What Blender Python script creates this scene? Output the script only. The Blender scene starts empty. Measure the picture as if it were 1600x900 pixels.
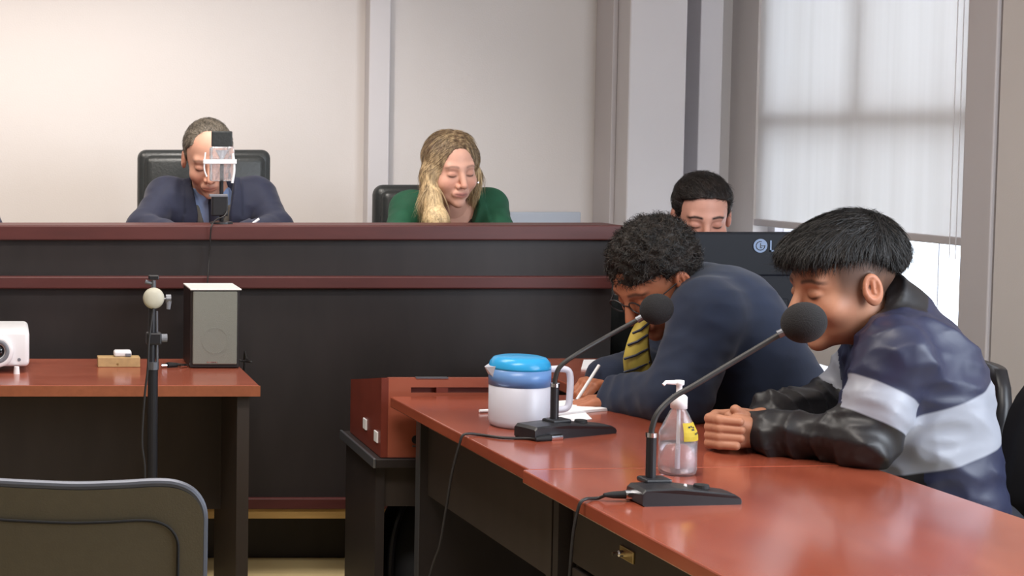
import bpy, bmesh, math, random
import numpy as np
from mathutils import Vector, Matrix
random.seed(7)
PI = math.pi
scene = bpy.context.scene
COL = scene.collection

# ------------------------------------------------------------------ camera
CAM_H = 1.40
F = 2600.0                      # focal length for a 1600 wide frame
PITCH = math.radians(3.5)
PPY = 374.0
cam = bpy.data.cameras.new('camera')
cam.sensor_width = 36.0
cam.lens = F / 1600 * 36.0
cam.shift_x = 0.5
cam.shift_y = -(450 - PPY) / 1600
cam.clip_end = 100
cam_o = bpy.data.objects.new('camera', cam)
cam_o.location = (0, 0, CAM_H)
cam_o.rotation_euler = (PI / 2 - PITCH, 0, 0)
COL.objects.link(cam_o)
scene.camera = cam_o

# ------------------------------------------------------------------ world, light, exposure
world = bpy.data.worlds.new('sky'); scene.world = world
world.use_nodes = True
wb = world.node_tree.nodes['Background']
wb.inputs[0].default_value = (0.80, 0.90, 1.0, 1); wb.inputs[1].default_value = 3.2
scene.view_settings.view_transform = 'Standard'
scene.view_settings.look = 'None'
scene.view_settings.exposure = 0.12
scene.view_settings.gamma = 1.0

def area(name, loc, target, sx, sy, power, color):
    l = bpy.data.lights.new(name, 'AREA'); l.shape = 'RECTANGLE'; l.size = sx; l.size_y = sy
    l.energy = power; l.color = color
    o = bpy.data.objects.new(name, l); o.location = loc
    o.rotation_euler = (Vector(target) - Vector(loc)).to_track_quat('-Z', 'Y').to_euler()
    COL.objects.link(o); return o
# daylight falling on the outside of the blinds (sky beyond the window)
area('window_daylight', (4.3, 5.6, 1.9), (2.9, 5.7, 1.25), 1.9, 1.6, 34, (0.84, 0.91, 1.0))
# added side light for the young man's back, no such window in view
area('added_side_light', (2.95, 1.9, 1.7), (0.9, 4.2, 0.9), 1.6, 1.3, 62, (0.84, 0.91, 1.0))
# ceiling panels of the room
area('ceiling_panel_front', (0.5, 2.6, 2.66), (0.5, 2.6, 0), 1.2, 0.6, 46, (1.0, 0.93, 0.86))
area('ceiling_panel_middle', (0.4, 4.4, 2.66), (0.4, 4.4, 0), 1.2, 0.6, 26, (1.0, 0.95, 0.88))
def spot(name, loc, target, power, color, angle, blend, r):
    l = bpy.data.lights.new(name, 'SPOT'); l.energy = power; l.color = color
    l.spot_size = math.radians(angle); l.spot_blend = blend; l.shadow_soft_size = r
    o = bpy.data.objects.new(name, l); o.location = loc
    o.rotation_euler = (Vector(target) - Vector(loc)).to_track_quat('-Z', 'Y').to_euler()
    COL.objects.link(o)
spot('dais_downlight', (-0.55, 4.95, 2.64), (-0.5, 6.3, 0.75), 96, (1.0, 0.90, 0.80), 100, 0.7, 0.08)
spot('dais_downlight', (0.75, 4.95, 2.64), (0.7, 6.3, 0.70), 80, (1.0, 0.93, 0.86), 92, 0.7, 0.08)

# ------------------------------------------------------------------ pixel -> world
def ray(px, py):
    c, s = math.cos(PITCH), math.sin(PITCH)
    u = (PPY - py) / F
    return Vector((px / F, c + u * s, -s + u * c))
def P(px, py, Y):
    r = ray(px, py); k = Y / r.y
    return Vector((r.x * k, Y, CAM_H + r.z * k))
def T(px, py, z):
    r = ray(px, py); k = (z - CAM_H) / r.z
    return Vector((r.x * k, r.y * k, z))

# ------------------------------------------------------------------ materials
def lin(c):
    c = c / 255.0
    return c / 12.92 if c <= 0.04045 else ((c + 0.055) / 1.055) ** 2.4
def rgb(r, g, b): return (lin(r), lin(g), lin(b), 1)
MATS = {}
def mat(name, col, rough=0.6, metal=0.0, var=0.0, scale=8, bump=0.0, bscale=60, stretch=(1, 1, 1), col2=None, coat=0.0, spec=0.5, trans=0.0, ior=1.45, attr=None, sheen=0.0):
    m = bpy.data.materials.new(name); m.use_nodes = True
    nt = m.node_tree; b = nt.nodes['Principled BSDF']
    b.inputs['Roughness'].default_value = rough; b.inputs['Metallic'].default_value = metal
    b.inputs['Specular IOR Level'].default_value = spec; b.inputs['Coat Weight'].default_value = coat
    b.inputs['Coat Roughness'].default_value = 0.12
    b.inputs['Transmission Weight'].default_value = trans; b.inputs['IOR'].default_value = ior
    if sheen: b.inputs['Sheen Weight'].default_value = sheen
    tc = nt.nodes.new('ShaderNodeTexCoord'); mp = nt.nodes.new('ShaderNodeMapping')
    mp.inputs['Scale'].default_value = stretch; nt.links.new(tc.outputs['Object'], mp.inputs[0])
    if attr:
        a = nt.nodes.new('ShaderNodeAttribute'); a.attribute_name = attr
        base = a.outputs['Color']
    else: base = None
    if var > 0 or col2:
        n = nt.nodes.new('ShaderNodeTexNoise'); n.inputs['Scale'].default_value = scale; n.inputs['Detail'].default_value = 3 if 'cherry' in name else 5
        nt.links.new(mp.outputs[0], n.inputs['Vector'])
        mx = nt.nodes.new('ShaderNodeMix'); mx.data_type = 'RGBA'
        rp = nt.nodes.new('ShaderNodeMapRange'); rp.inputs[1].default_value = 0.3; rp.inputs[2].default_value = 0.7
        nt.links.new(n.outputs[0], rp.inputs[0]); nt.links.new(rp.outputs[0], mx.inputs[0])
        c2 = col2 or tuple(v * (1 - var) for v in col[:3]) + (1,)
        if base:
            mx.blend_type = 'MULTIPLY'; nt.links.new(base, mx.inputs[6]); mx.inputs[7].default_value = (1 - var,) * 3 + (1,)
        else:
            mx.inputs[6].default_value = col; mx.inputs[7].default_value = c2
        nt.links.new(mx.outputs[2], b.inputs['Base Color'])
    elif base: nt.links.new(base, b.inputs['Base Color'])
    else: b.inputs['Base Color'].default_value = col
    if bump > 0:
        n2 = nt.nodes.new('ShaderNodeTexNoise'); n2.inputs['Scale'].default_value = bscale; n2.inputs['Detail'].default_value = 4
        nt.links.new(mp.outputs[0], n2.inputs['Vector'])
        bp = nt.nodes.new('ShaderNodeBump'); bp.inputs['Strength'].default_value = bump; bp.inputs['Distance'].default_value = 0.003
        nt.links.new(n2.outputs[0], bp.inputs['Height']); nt.links.new(bp.outputs[0], b.inputs['Normal'])
    MATS[name] = m; return m
M = MATS
mat('wall_paint', rgb(214, 208, 206), 0.75, var=0.04, scale=1.5, bump=0.15, bscale=150)
mat('column_paint', rgb(206, 202, 205), 0.6, var=0.03, scale=3)
mat('frame_paint', rgb(196, 190, 192), 0.5, var=0.03, scale=3)
mat('ceiling_white', rgb(225, 222, 216), 0.9, var=0.03)
mat('floor_tile', rgb(196, 178, 140), 0.35, var=0.12, scale=5)
mat('cherry', rgb(162, 90, 70), 0.26, scale=4, stretch=(1, 3, 3), col2=rgb(142, 72, 54), coat=0.35)
mat('cherry_long', rgb(156, 80, 58), 0.22, scale=3, stretch=(3, 1, 3), col2=rgb(134, 62, 45), coat=0.5)
mat('cherry_edge', rgb(150, 86, 58), 0.4, var=0.15, scale=10, stretch=(6, 1, 6))
mat('cherry_dark', rgb(120, 52, 40), 0.4, var=0.2, scale=10)
mat('maroon', rgb(86, 42, 40), 0.45, var=0.2, scale=6, stretch=(1, 6, 6))
mat('black_wood', rgb(44, 38, 38), 0.5, var=0.25, scale=5, stretch=(4, 4, 1))
mat('brown_panel', rgb(56, 48, 44), 0.55, var=0.2, scale=5, stretch=(4, 4, 1))
mat('light_wood', rgb(196, 158, 96), 0.5, var=0.2, scale=8, stretch=(1, 6, 6))
mat('pale_step', rgb(205, 186, 140), 0.4, var=0.12, scale=6)
mat('steel', rgb(120, 122, 128), 0.42, 0.85)
mat('chrome', rgb(215, 215, 220), 0.12, 1.0)
mat('brass', rgb(190, 170, 120), 0.3, 0.9)
mat('black_plastic', rgb(32, 32, 36), 0.38, var=0.1, scale=30)
mat('black_matte', rgb(22, 22, 25), 0.7, var=0.1)
mat('monitor_black', rgb(14, 17, 26), 0.5, spec=0.25)
mat('rim_grey', rgb(92, 95, 104), 0.5, 0.6)
mat('foam', rgb(32, 31, 33), 0.95, var=0.25, scale=300, bump=0.6, bscale=500)
mat('cable_black', rgb(38, 36, 36), 0.5)
mat('leather', rgb(44, 47, 48), 0.38, var=0.15, scale=20, bump=0.25, bscale=120)
mat('olive_plastic', rgb(92, 84, 66), 0.55, var=0.08, scale=60, bump=0.1, bscale=400)
mat('grille', rgb(128, 130, 122), 0.8, var=0.12, scale=500, bump=0.2, bscale=700)
mat('white_plastic', rgb(238, 238, 242), 0.35, var=0.02)
mat('white_top', rgb(250, 252, 250), 0.3, var=0.02)
mat('grey_plastic', rgb(120, 122, 130), 0.4)
mat('pale_disc', rgb(190, 186, 170), 0.5, var=0.08, scale=60)
mat('lens_glass', rgb(12, 12, 18), 0.05, spec=0.8)
mat('sponge_wood', rgb(190, 158, 112), 0.7, var=0.2, scale=60)
mat('paper', rgb(240, 240, 244), 0.8)
mat('board_grey', rgb(176, 184, 198), 0.5)
mat('logo_grey', rgb(112, 132, 165), 0.4)
mat('yellow_label', rgb(228, 205, 70), 0.6)
mat('ink', rgb(40, 40, 40), 0.7)
mat('clear', rgb(250, 248, 252), 0.08, trans=0.93, ior=1.35)
mat('acrylic', rgb(245, 248, 255), 0.06, trans=0.85, ior=1.5, bump=1.0, bscale=55)
mat('gel', rgb(240, 236, 242), 0.08, trans=0.9, ior=1.36)
mat('frosted', rgb(232, 232, 244), 0.35, trans=0.35, ior=1.4, spec=0.4)
mat('blue_lid', rgb(52, 172, 232), 0.25, trans=0.25, ior=1.4)
mat('blue_tint', rgb(120, 165, 225), 0.3, trans=0.35, ior=1.4)
mat('glass_pane', rgb(250, 252, 255), 0.0, trans=1.0, ior=1.02)
mat('skin_attr', (0.5, 0.3, 0.2, 1), 0.5, attr='tint', var=0.08, scale=40, spec=0.4)
mat('trousers', rgb(34, 36, 46), 0.8, var=0.1)
mat('suit_navy', rgb(28, 33, 56), 0.75, var=0.15, scale=40, bump=0.2, bscale=300, sheen=0.1)
mat('sweater_navy', rgb(22, 34, 58), 0.85, var=0.2, scale=30, bump=0.3, bscale=400, sheen=0.1)
mat('green_cloth', rgb(22, 80, 56), 0.7, var=0.2, scale=25, bump=0.2, bscale=300)
mat('shirt_blue', rgb(130, 150, 190), 0.7, var=0.05)
mat('shirt_white', rgb(200, 205, 215), 0.7, var=0.05)
mat('vest_grey', rgb(98, 94, 88), 0.85, var=0.1, scale=80)
mat('tie_dark', rgb(30, 32, 48), 0.5)
mat('dark_top', rgb(40, 34, 34), 0.7)
mat('sole', rgb(28, 26, 26), 0.6)
mat('tie_yellow', rgb(198, 176, 84), 0.6, var=0.1)
mat('hair_attr', (0.03, 0.03, 0.03, 1), 0.5, attr='tint', var=0.45, scale=150, stretch=(1, 1, 0.25), bump=0.7, bscale=220, spec=0.35)
def fabric_blind():
    m = bpy.data.materials.new('blind_fabric'); m.use_nodes = True; nt = m.node_tree
    for n in list(nt.nodes): nt.nodes.remove(n)
    out = nt.nodes.new('ShaderNodeOutputMaterial'); mx = nt.nodes.new('ShaderNodeMixShader')
    d = nt.nodes.new('ShaderNodeBsdfDiffuse'); t = nt.nodes.new('ShaderNodeBsdfTranslucent')
    tc = nt.nodes.new('ShaderNodeTexCoord'); mp = nt.nodes.new('ShaderNodeMapping'); mp.inputs['Scale'].default_value = (14, 14, 0.5)
    n = nt.nodes.new('ShaderNodeTexNoise'); n.inputs['Scale'].default_value = 1.2; n.inputs['Detail'].default_value = 4
    nt.links.new(tc.outputs['Object'], mp.inputs[0]); nt.links.new(mp.outputs[0], n.inputs['Vector'])
    r = nt.nodes.new('ShaderNodeMix'); r.data_type = 'RGBA'
    r.inputs[6].default_value = rgb(226, 222, 220); r.inputs[7].default_value = rgb(205, 200, 196)
    nt.links.new(n.outputs[0], r.inputs[0])
    nt.links.new(r.outputs[2], d.inputs[0]); nt.links.new(r.outputs[2], t.inputs[0])
    mx.inputs[0].default_value = 0.26
    nt.links.new(d.outputs[0], mx.inputs[1]); nt.links.new(t.outputs[0], mx.inputs[2]); nt.links.new(mx.outputs[0], out.inputs[0])
    MATS['blind_fabric'] = m
fabric_blind()
def cloth_creases(m, strength, scale):
    nt = m.node_tree; b = nt.nodes['Principled BSDF']
    tc = nt.nodes.new('ShaderNodeTexCoord'); n = nt.nodes.new('ShaderNodeTexNoise')
    n.noise_type = 'RIDGED_MULTIFRACTAL'; n.inputs['Scale'].default_value = scale; n.inputs['Detail'].default_value = 3; n.inputs['Distortion'].default_value = 0.8
    nt.links.new(tc.outputs['Object'], n.inputs['Vector'])
    bp = nt.nodes.new('ShaderNodeBump'); bp.inputs['Strength'].default_value = strength; bp.inputs['Distance'].default_value = 0.008
    nt.links.new(n.outputs[0], bp.inputs['Height']); nt.links.new(bp.outputs[0], b.inputs['Normal'])
for k_, s_ in (('suit_navy', .35), ('sweater_navy', .50), ('green_cloth', .35)): cloth_creases(M[k_], s_, 5)
def youth_jacket_mat():
    m = mat('track_jacket', rgb(30, 30, 40), 0.45)
    nt = m.node_tree; b = nt.nodes['Principled BSDF']
    cloth_creases(m, 1.0, 10)
    a = nt.nodes.new('ShaderNodeAttribute'); a.attribute_name = 'zone'
    sep = nt.nodes.new('ShaderNodeSeparateColor'); nt.links.new(a.outputs['Color'], sep.inputs[0])
    def step(sock):
        r = nt.nodes.new('ShaderNodeMapRange'); r.inputs[1].default_value = 0.497; r.inputs[2].default_value = 0.503
        nt.links.new(sock, r.inputs[0]); return r.outputs[0]
    def mix(f, c1, c2):
        x = nt.nodes.new('ShaderNodeMix'); x.data_type = 'RGBA'
        nt.links.new(f, x.inputs[0])
        for i, c in ((6, c1), (7, c2)):
            if isinstance(c, tuple): x.inputs[i].default_value = c
            else: nt.links.new(c, x.inputs[i])
        return x.outputs[2]
    c = mix(step(sep.outputs[1]), rgb(38, 42, 66), rgb(28, 27, 30))
    c = mix(step(sep.outputs[0]), c, rgb(144, 147, 158))
    nt.links.new(c, b.inputs['Base Color'])
youth_jacket_mat()

# ------------------------------------------------------------------ object helpers
def root_loc(o):
    v = Vector((0, 0, 0))
    while o is not None: v += Vector(o.location); o = o.parent
    return v
def tag(o, label=None, cat=None, group=None, kind=None):
    for k, v in (('label', label), ('category', cat), ('group', group), ('kind', kind)):
        if v: o[k] = v
    return o
def thing(name, label, cat, loc=(0, 0, 0), group=None):
    o = bpy.data.objects.new(name, None); o.empty_display_size = 0.1; COL.objects.link(o)
    o.location = loc; return tag(o, label, cat, group)
def obj(name, bm, m, parent=None, smooth=False, label=None):
    me = bpy.data.meshes.new(name)
    if parent is not None:
        off = root_loc(parent)
        bmesh.ops.translate(bm, verts=bm.verts, vec=-off)
    bmesh.ops.recalc_face_normals(bm, faces=bm.faces)
    bm.to_mesh(me); bm.free()
    if smooth:
        for p in me.polygons: p.use_smooth = True
    for mm in (m if isinstance(m, (list, tuple)) else [m]): me.materials.append(M[mm] if isinstance(mm, str) else mm)
    o = bpy.data.objects.new(name, me); COL.objects.link(o)
    o.parent = parent
    if label: o['label'] = label
    return o
def single(name, bm, m, label, cat, smooth=False, group=None):
    """a thing that is one mesh, its origin at its base"""
    c = sum((v.co for v in bm.verts), Vector()) / len(bm.verts)
    c.z = min(v.co.z for v in bm.verts)
    bmesh.ops.translate(bm, verts=bm.verts, vec=-c)
    o = obj(name, bm, m, None, smooth); o.location = c
    return tag(o, label, cat, group)
def struct(name, bm, m, parent=None, smooth=False):
    o = obj(name, bm, m, parent, smooth)
    if parent is None: o['kind'] = 'structure'
    return o
def add_box(bm, x0, x1, y0, y1, z0, z1, bev=0.0, seg=2, mx=None, taper=None):
    vs = [bm.verts.new((x, y, z)) for z in (z0, z1) for y in (y0, y1) for x in (x0, x1)]
    fs = [(0, 1, 3, 2), (4, 6, 7, 5), (0, 4, 5, 1), (2, 3, 7, 6), (0, 2, 6, 4), (1, 5, 7, 3)]
    faces = [bm.faces.new([vs[i] for i in f]) for f in fs]
    allv = list(vs)
    if bev > 0:
        es = list({e for f in faces for e in f.edges})
        r = bmesh.ops.bevel(bm, geom=es, offset=bev, segments=seg, profile=0.5, affect='EDGES')
        allv = list({v for v in r['verts']} | {v for v in vs if v.is_valid})
    if mx is not None: bmesh.ops.transform(bm, matrix=mx, verts=allv)
    return allv
def bx(*a, **k):
    bm = bmesh.new(); add_box(bm, *a, **k); return bm
def smooth_path(pts, n=8):
    pts = [Vector(p) for p in pts]
    if len(pts) < 3: return pts
    out = []
    for i in range(len(pts) - 1):
        p0 = pts[max(i - 1, 0)]; p1 = pts[i]; p2 = pts[i + 1]; p3 = pts[min(i + 2, len(pts) - 1)]
        for k in range(n):
            t = k / n
            out.append(0.5 * ((2 * p1) + (p2 - p0) * t + (2 * p0 - 5 * p1 + 4 * p2 - p3) * t * t + (-p0 + 3 * p1 - 3 * p2 + p3) * t ** 3))
    out.append(pts[-1]); return out
def add_tube(bm, pts, r, seg=12, sm=0, cap=True):
    if sm: 
        rr = r; pts = smooth_path(pts, sm)
    pts = [Vector(p) for p in pts]; n = len(pts)
    rs = [r] * n if not isinstance(r, (list, tuple)) else (r if len(r) == n else [np.interp(i / (n - 1), np.linspace(0, 1, len(r)), r) for i in range(n)])
    rings = []; up = None
    for i, p in enumerate(pts):
        t = (pts[min(i + 1, n - 1)] - pts[max(i - 1, 0)]).normalized()
        if up is None:
            up = t.orthogonal().normalized()
        else:
            up = (up - t * up.dot(t)); up = up.normalized() if up.length > 1e-6 else t.orthogonal().normalized()
        b = t.cross(up)
        rings.append([bm.verts.new(p + (up * math.cos(a) + b * math.sin(a)) * rs[i]) for a in [2 * PI * k / seg for k in range(seg)]])
    for a, b in zip(rings, rings[1:]):
        for k in range(seg): bm.faces.new((a[k], a[(k + 1) % seg], b[(k + 1) % seg], b[k]))
    if cap: bm.faces.new(rings[0][::-1]); bm.faces.new(rings[-1])
    return bm
def tube(pts, r, seg=12, sm=0): return add_tube(bmesh.new(), pts, r, seg, sm)
def add_lathe(bm, prof, c=(0, 0, 0), seg=28, sx=1, sy=1, axis=None, close=False):
    """prof: list of (r, z)"""
    rings = []
    mx = Matrix.Translation(Vector(c)) @ (axis or Matrix.Identity(4))
    for r, z in prof:
        if r < 1e-5: rings.append([bm.verts.new(mx @ Vector((0, 0, z)))])
        else: rings.append([bm.verts.new(mx @ Vector((r * sx * math.cos(2 * PI * k / seg), r * sy * math.sin(2 * PI * k / seg), z))) for k in range(seg)])
    pr = list(zip(rings, rings[1:]))
    if close: pr.append((rings[-1], rings[0]))
    for a, b in pr:
        if len(a) == 1 and len(b) == 1: continue
        for k in range(seg):
            k2 = (k + 1) % seg
            if len(a) == 1: bm.faces.new((a[0], b[k], b[k2]))
            elif len(b) == 1: bm.faces.new((a[k], a[k2], b[0]))
            else: bm.faces.new((a[k], a[k2], b[k2], b[k]))
    return bm
def lathe(prof, c=(0, 0, 0), **k): return add_lathe(bmesh.new(), prof, c, **k)
def along(d): return Vector((0, 0, 1)).rotation_difference(Vector(d).normalized()).to_matrix().to_4x4()
def prism(poly, h, mx=None, bev=0.0):
    """poly in xy, extruded 0..h in z"""
    bm = bmesh.new()
    a = [bm.verts.new((x, y, 0)) for x, y in poly]; b = [bm.verts.new((x, y, h)) for x, y in poly]
    n = len(poly); bm.faces.new(a[::-1]); bm.faces.new(b)
    for i in range(n): bm.faces.new((a[i], a[(i + 1) % n], b[(i + 1) % n], b[i]))
    if bev: bmesh.ops.bevel(bm, geom=list(bm.edges), offset=bev, segments=2, affect='EDGES')
    if mx is not None: bmesh.ops.transform(bm, matrix=mx, verts=bm.verts)
    return bm

# ------------------------------------------------------------------ distance field modelling
def nrm(p): return np.sqrt((p * p).sum(-1))
def A(v): return np.array(tuple(v), dtype=np.float32)
def sph(p, c, r): return nrm(p - A(c)) - r
def ell(p, c, r):
    q = (p - A(c)) / A(r); k = nrm(q); k2 = nrm(q / A(r))
    return k * (k - 1) / np.maximum(k2, 1e-6)
def cap(p, a, b, ra, rb):
    a = A(a); b = A(b); ab = b - a
    t = np.clip(((p - a) @ ab) / max(float(ab @ ab), 1e-9), 0, 1)
    return nrm(p - a - t[..., None] * ab) - (ra + (rb - ra) * t)
def chain(p, pts, rs, k=0.01):
    d = None
    for i in range(len(pts) - 1):
        e = cap(p, pts[i], pts[i + 1], rs[i], rs[i + 1]); d = e if d is None else smin(d, e, k)
    return d
def tparam(p, a, b):
    a = A(a); ab = A(b) - a
    return ((p - a) @ ab) / float(ab @ ab)
def smin(a, b, k=0.02):
    h = np.clip(0.5 + 0.5 * (b - a) / k, 0, 1)
    return b * (1 - h) + a * h - k * h * (1 - h)
def smax(a, b, k=0.02): return -smin(-a, -b, k)
def sstep(x, a, b):
    t = np.clip((x - a) / (b - a), 0, 1); return t * t * (3 - 2 * t)
def waves(p, f, seed, n=6):
    r = np.random.RandomState(seed); out = 0
    for i in range(n):
        d = r.normal(size=3); d /= np.linalg.norm(d)
        out = out + np.sin((p @ (d * f * (0.7 + 0.8 * r.rand())).astype(np.float32)) + r.rand() * 6.28)
    return out / n
def puff(p, f, seed, st=(1, 1, 1)):
    q = p * A(st)
    q = q + np.stack([waves(p, f * .35, seed + 31 + i, 4) for i in range(3)], -1) * (.55 / f)
    return 1.6 * np.abs(waves(q, f, seed, 4)) - .5
def surface(fn, lo, hi, h):
    """surface nets over fn(points)->distance; returns verts, quads"""
    lo = np.array(tuple(lo), float); hi = np.array(tuple(hi), float)
    n = np.ceil((hi - lo) / h).astype(int) + 1
    ax = [lo[i] + h * np.arange(n[i]) for i in range(3)]
    D = np.empty(tuple(n), np.float32)
    Y, Z = np.meshgrid(ax[1], ax[2], indexing='ij')
    step = max(1, int(400000 / (n[1] * n[2])))
    for i in range(0, n[0], step):
        xs = ax[0][i:i + step]
        p = np.empty((len(xs), n[1], n[2], 3), np.float32)
        p[..., 0] = xs[:, None, None]; p[..., 1] = Y; p[..., 2] = Z
        D[i:i + step] = fn(p)
    S = D < 0
    cn = n - 1
    acc = np.zeros(tuple(cn) + (3,), np.float32); cnt = np.zeros(tuple(cn), np.float32)
    for axis in range(3):
        a = [slice(None)] * 3; b = [slice(None)] * 3
        a[axis] = slice(0, -1); b[axis] = slice(1, None)
        d0 = D[tuple(a)]; d1 = D[tuple(b)]
        cr = S[tuple(a)] != S[tuple(b)]
        t = np.where(cr, d0 / np.where(cr, d0 - d1, 1), 0)
        o1, o2 = [x for x in range(3) if x != axis]
        for i in (0, 1):
            for j in (0, 1):
                s = [slice(None)] * 3
                s[o1] = slice(i, i + cn[o1]); s[o2] = slice(j, j + cn[o2])
                c = cr[tuple(s)]; tt = t[tuple(s)]
                acc[..., axis] += c * tt; acc[..., o1] += c * i; acc[..., o2] += c * j; cnt += c
    has = cnt > 0
    idx = -np.ones(tuple(cn), np.int64); idx[has] = np.arange(has.sum())
    ii = np.argwhere(has)
    V = lo + (ii + acc[has] / cnt[has][:, None]) * h
    Q = []
    for axis in range(3):
        o1, o2 = [(1, 2), (2, 0), (0, 1)][axis]
        a = [slice(None)] * 3; b = [slice(None)] * 3
        a[axis] = slice(0, -1); b[axis] = slice(1, None)
        a[o1] = b[o1] = slice(1, -1); a[o2] = b[o2] = slice(1, -1)
        s0 = S[tuple(a)]; s1 = S[tuple(b)]
        e = np.argwhere(s0 != s1); flip = s0[tuple(e.T)]
        g = e.copy(); g[:, o1] += 1; g[:, o2] += 1
        def cell(d1, d2):
            c = g.copy(); c[:, o1] -= d1; c[:, o2] -= d2; return idx[tuple(c.T)]
        q = np.stack([cell(1, 1), cell(0, 1), cell(0, 0), cell(1, 0)], 1)
        q[~flip] = q[~flip][:, ::-1]; Q.append(q)
    return V, np.concatenate(Q)
def mesh_obj(name, shells, m, parent=None, tintfns=None, attr='tint'):
    """shells: list of (V, Q, colour array or None)"""
    Vs, Qs, Cs = [], [], []; off = 0
    for V, Q, C in shells:
        Vs.append(V); Qs.append(Q + off); off += len(V)
        Cs.append(C if C is not None else np.zeros((len(V), 3)))
    V = np.concatenate(Vs); Q = np.concatenate(Qs); C = np.concatenate(Cs)
    if parent is not None: V = V - np.array(root_loc(parent))
    me = bpy.data.meshes.new(name)
    me.vertices.add(len(V)); me.vertices.foreach_set('co', V.astype(np.float32).ravel())
    me.loops.add(len(Q) * 4); me.loops.foreach_set('vertex_index', Q.astype(np.int32).ravel())
    me.polygons.add(len(Q)); me.polygons.foreach_set('loop_start', np.arange(0, len(Q) * 4, 4, dtype=np.int32))
    me.polygons.foreach_set('use_smooth', np.ones(len(Q), bool))
    me.update(calc_edges=True)
    ca = me.color_attributes.new(attr, 'FLOAT_COLOR', 'POINT')
    c4 = np.ones((len(V), 4), np.float32); c4[:, :3] = C; ca.data.foreach_set('color', c4.ravel())
    me.materials.append(M[m]); me.validate()
    o = bpy.data.objects.new(name, me); COL.objects.link(o); o.parent = parent
    return o
def L3(r, g, b): return np.array([lin(r), lin(g), lin(b)])

# ------------------------------------------------------------------ people
class Head:
    """local frame: x across, y forward, z up, eyes at z=0, chin -0.115, crown +0.115"""
    def __init__(s, c, yaw, pitch, roll=0, scale=1.0):
        s.c = np.array(tuple(c)); s.s = scale
        m = Matrix.Rotation(math.radians(yaw), 3, 'Z') @ Matrix.Rotation(-math.radians(pitch), 3, 'X') @ Matrix.Rotation(math.radians(roll), 3, 'Y')
        s.R = np.array(m)
    def w(s, p): return np.array(p) @ s.R.T * s.s + s.c
    def l(s, q): return (np.array(tuple(q)) - s.c) @ s.R / s.s
def face_sdf(p, o):
    fat = o.get('fat', 0)
    x = np.abs(p[..., 0]); q = p.copy(); q[..., 0] = x
    d = ell(p, (0, -.012, .036), (.073, .094, .080))
    d = smin(d, ell(p, (0, .022, -.015), (.062 + fat, .064, .082)), .02)
    d = smin(d, ell(p, (0, .030, -.068), (.048 + fat, .048, .044)), .02)
    d = smin(d, sph(p, (0, .071, -.098), .016 + fat * .6), .022)
    d = smin(d, cap(q, (.0, .080, .020), (.038, .070, .022), .008, .008), .018)
    d = smax(d, -ell(q, (.031, .100, .000), (.019, .019, .014)), .014)
    d = smin(d, ell(q, (.030, .0735, -.001), (.0150, .0115, .0105)), .005)
    d = smin(d, sph(q, (.040, .056, -.034), .022 + fat * .5), .02)
    ns = o.get('nose', 1)
    d = smin(d, cap(p, (0, .084, .008), (0, .084 + .024 * ns, -.034), .008, .011), .010)
    d = smin(d, sph(q, (.012, .091, -.040), .0085), .006)
    d = smin(d, ell(p, (0, .080, -.066), (.026, .016, .016)), .012)
    d = smin(d, cap(q, (0, .0930, -.0630), (.023, .081, -.0655), .0042, .003), .005)
    d = smin(d, cap(q, (0, .0920, -.0730), (.020, .082, -.0695), .0052, .003), .006)
    d = smax(d, -cap(q, (0, .1015, -.0677), (.021, .088, -.0677), .0016, .0012), .002)
    e = ell(q, (.078, -.008, -.008), (.010, .019, .031))
    e = smax(e, -ell(q, (.089, -.006, -.003), (.012, .0125, .0215)), .003)
    e = smin(e, cap(q, (.080, -.010, .008), (.081, -.008, -.014), .0035, .003), .003)
    e = smin(e, sph(q, (.078, .006, -.012), .0045), .004)
    d = smin(d, e, .006)
    return d
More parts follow.
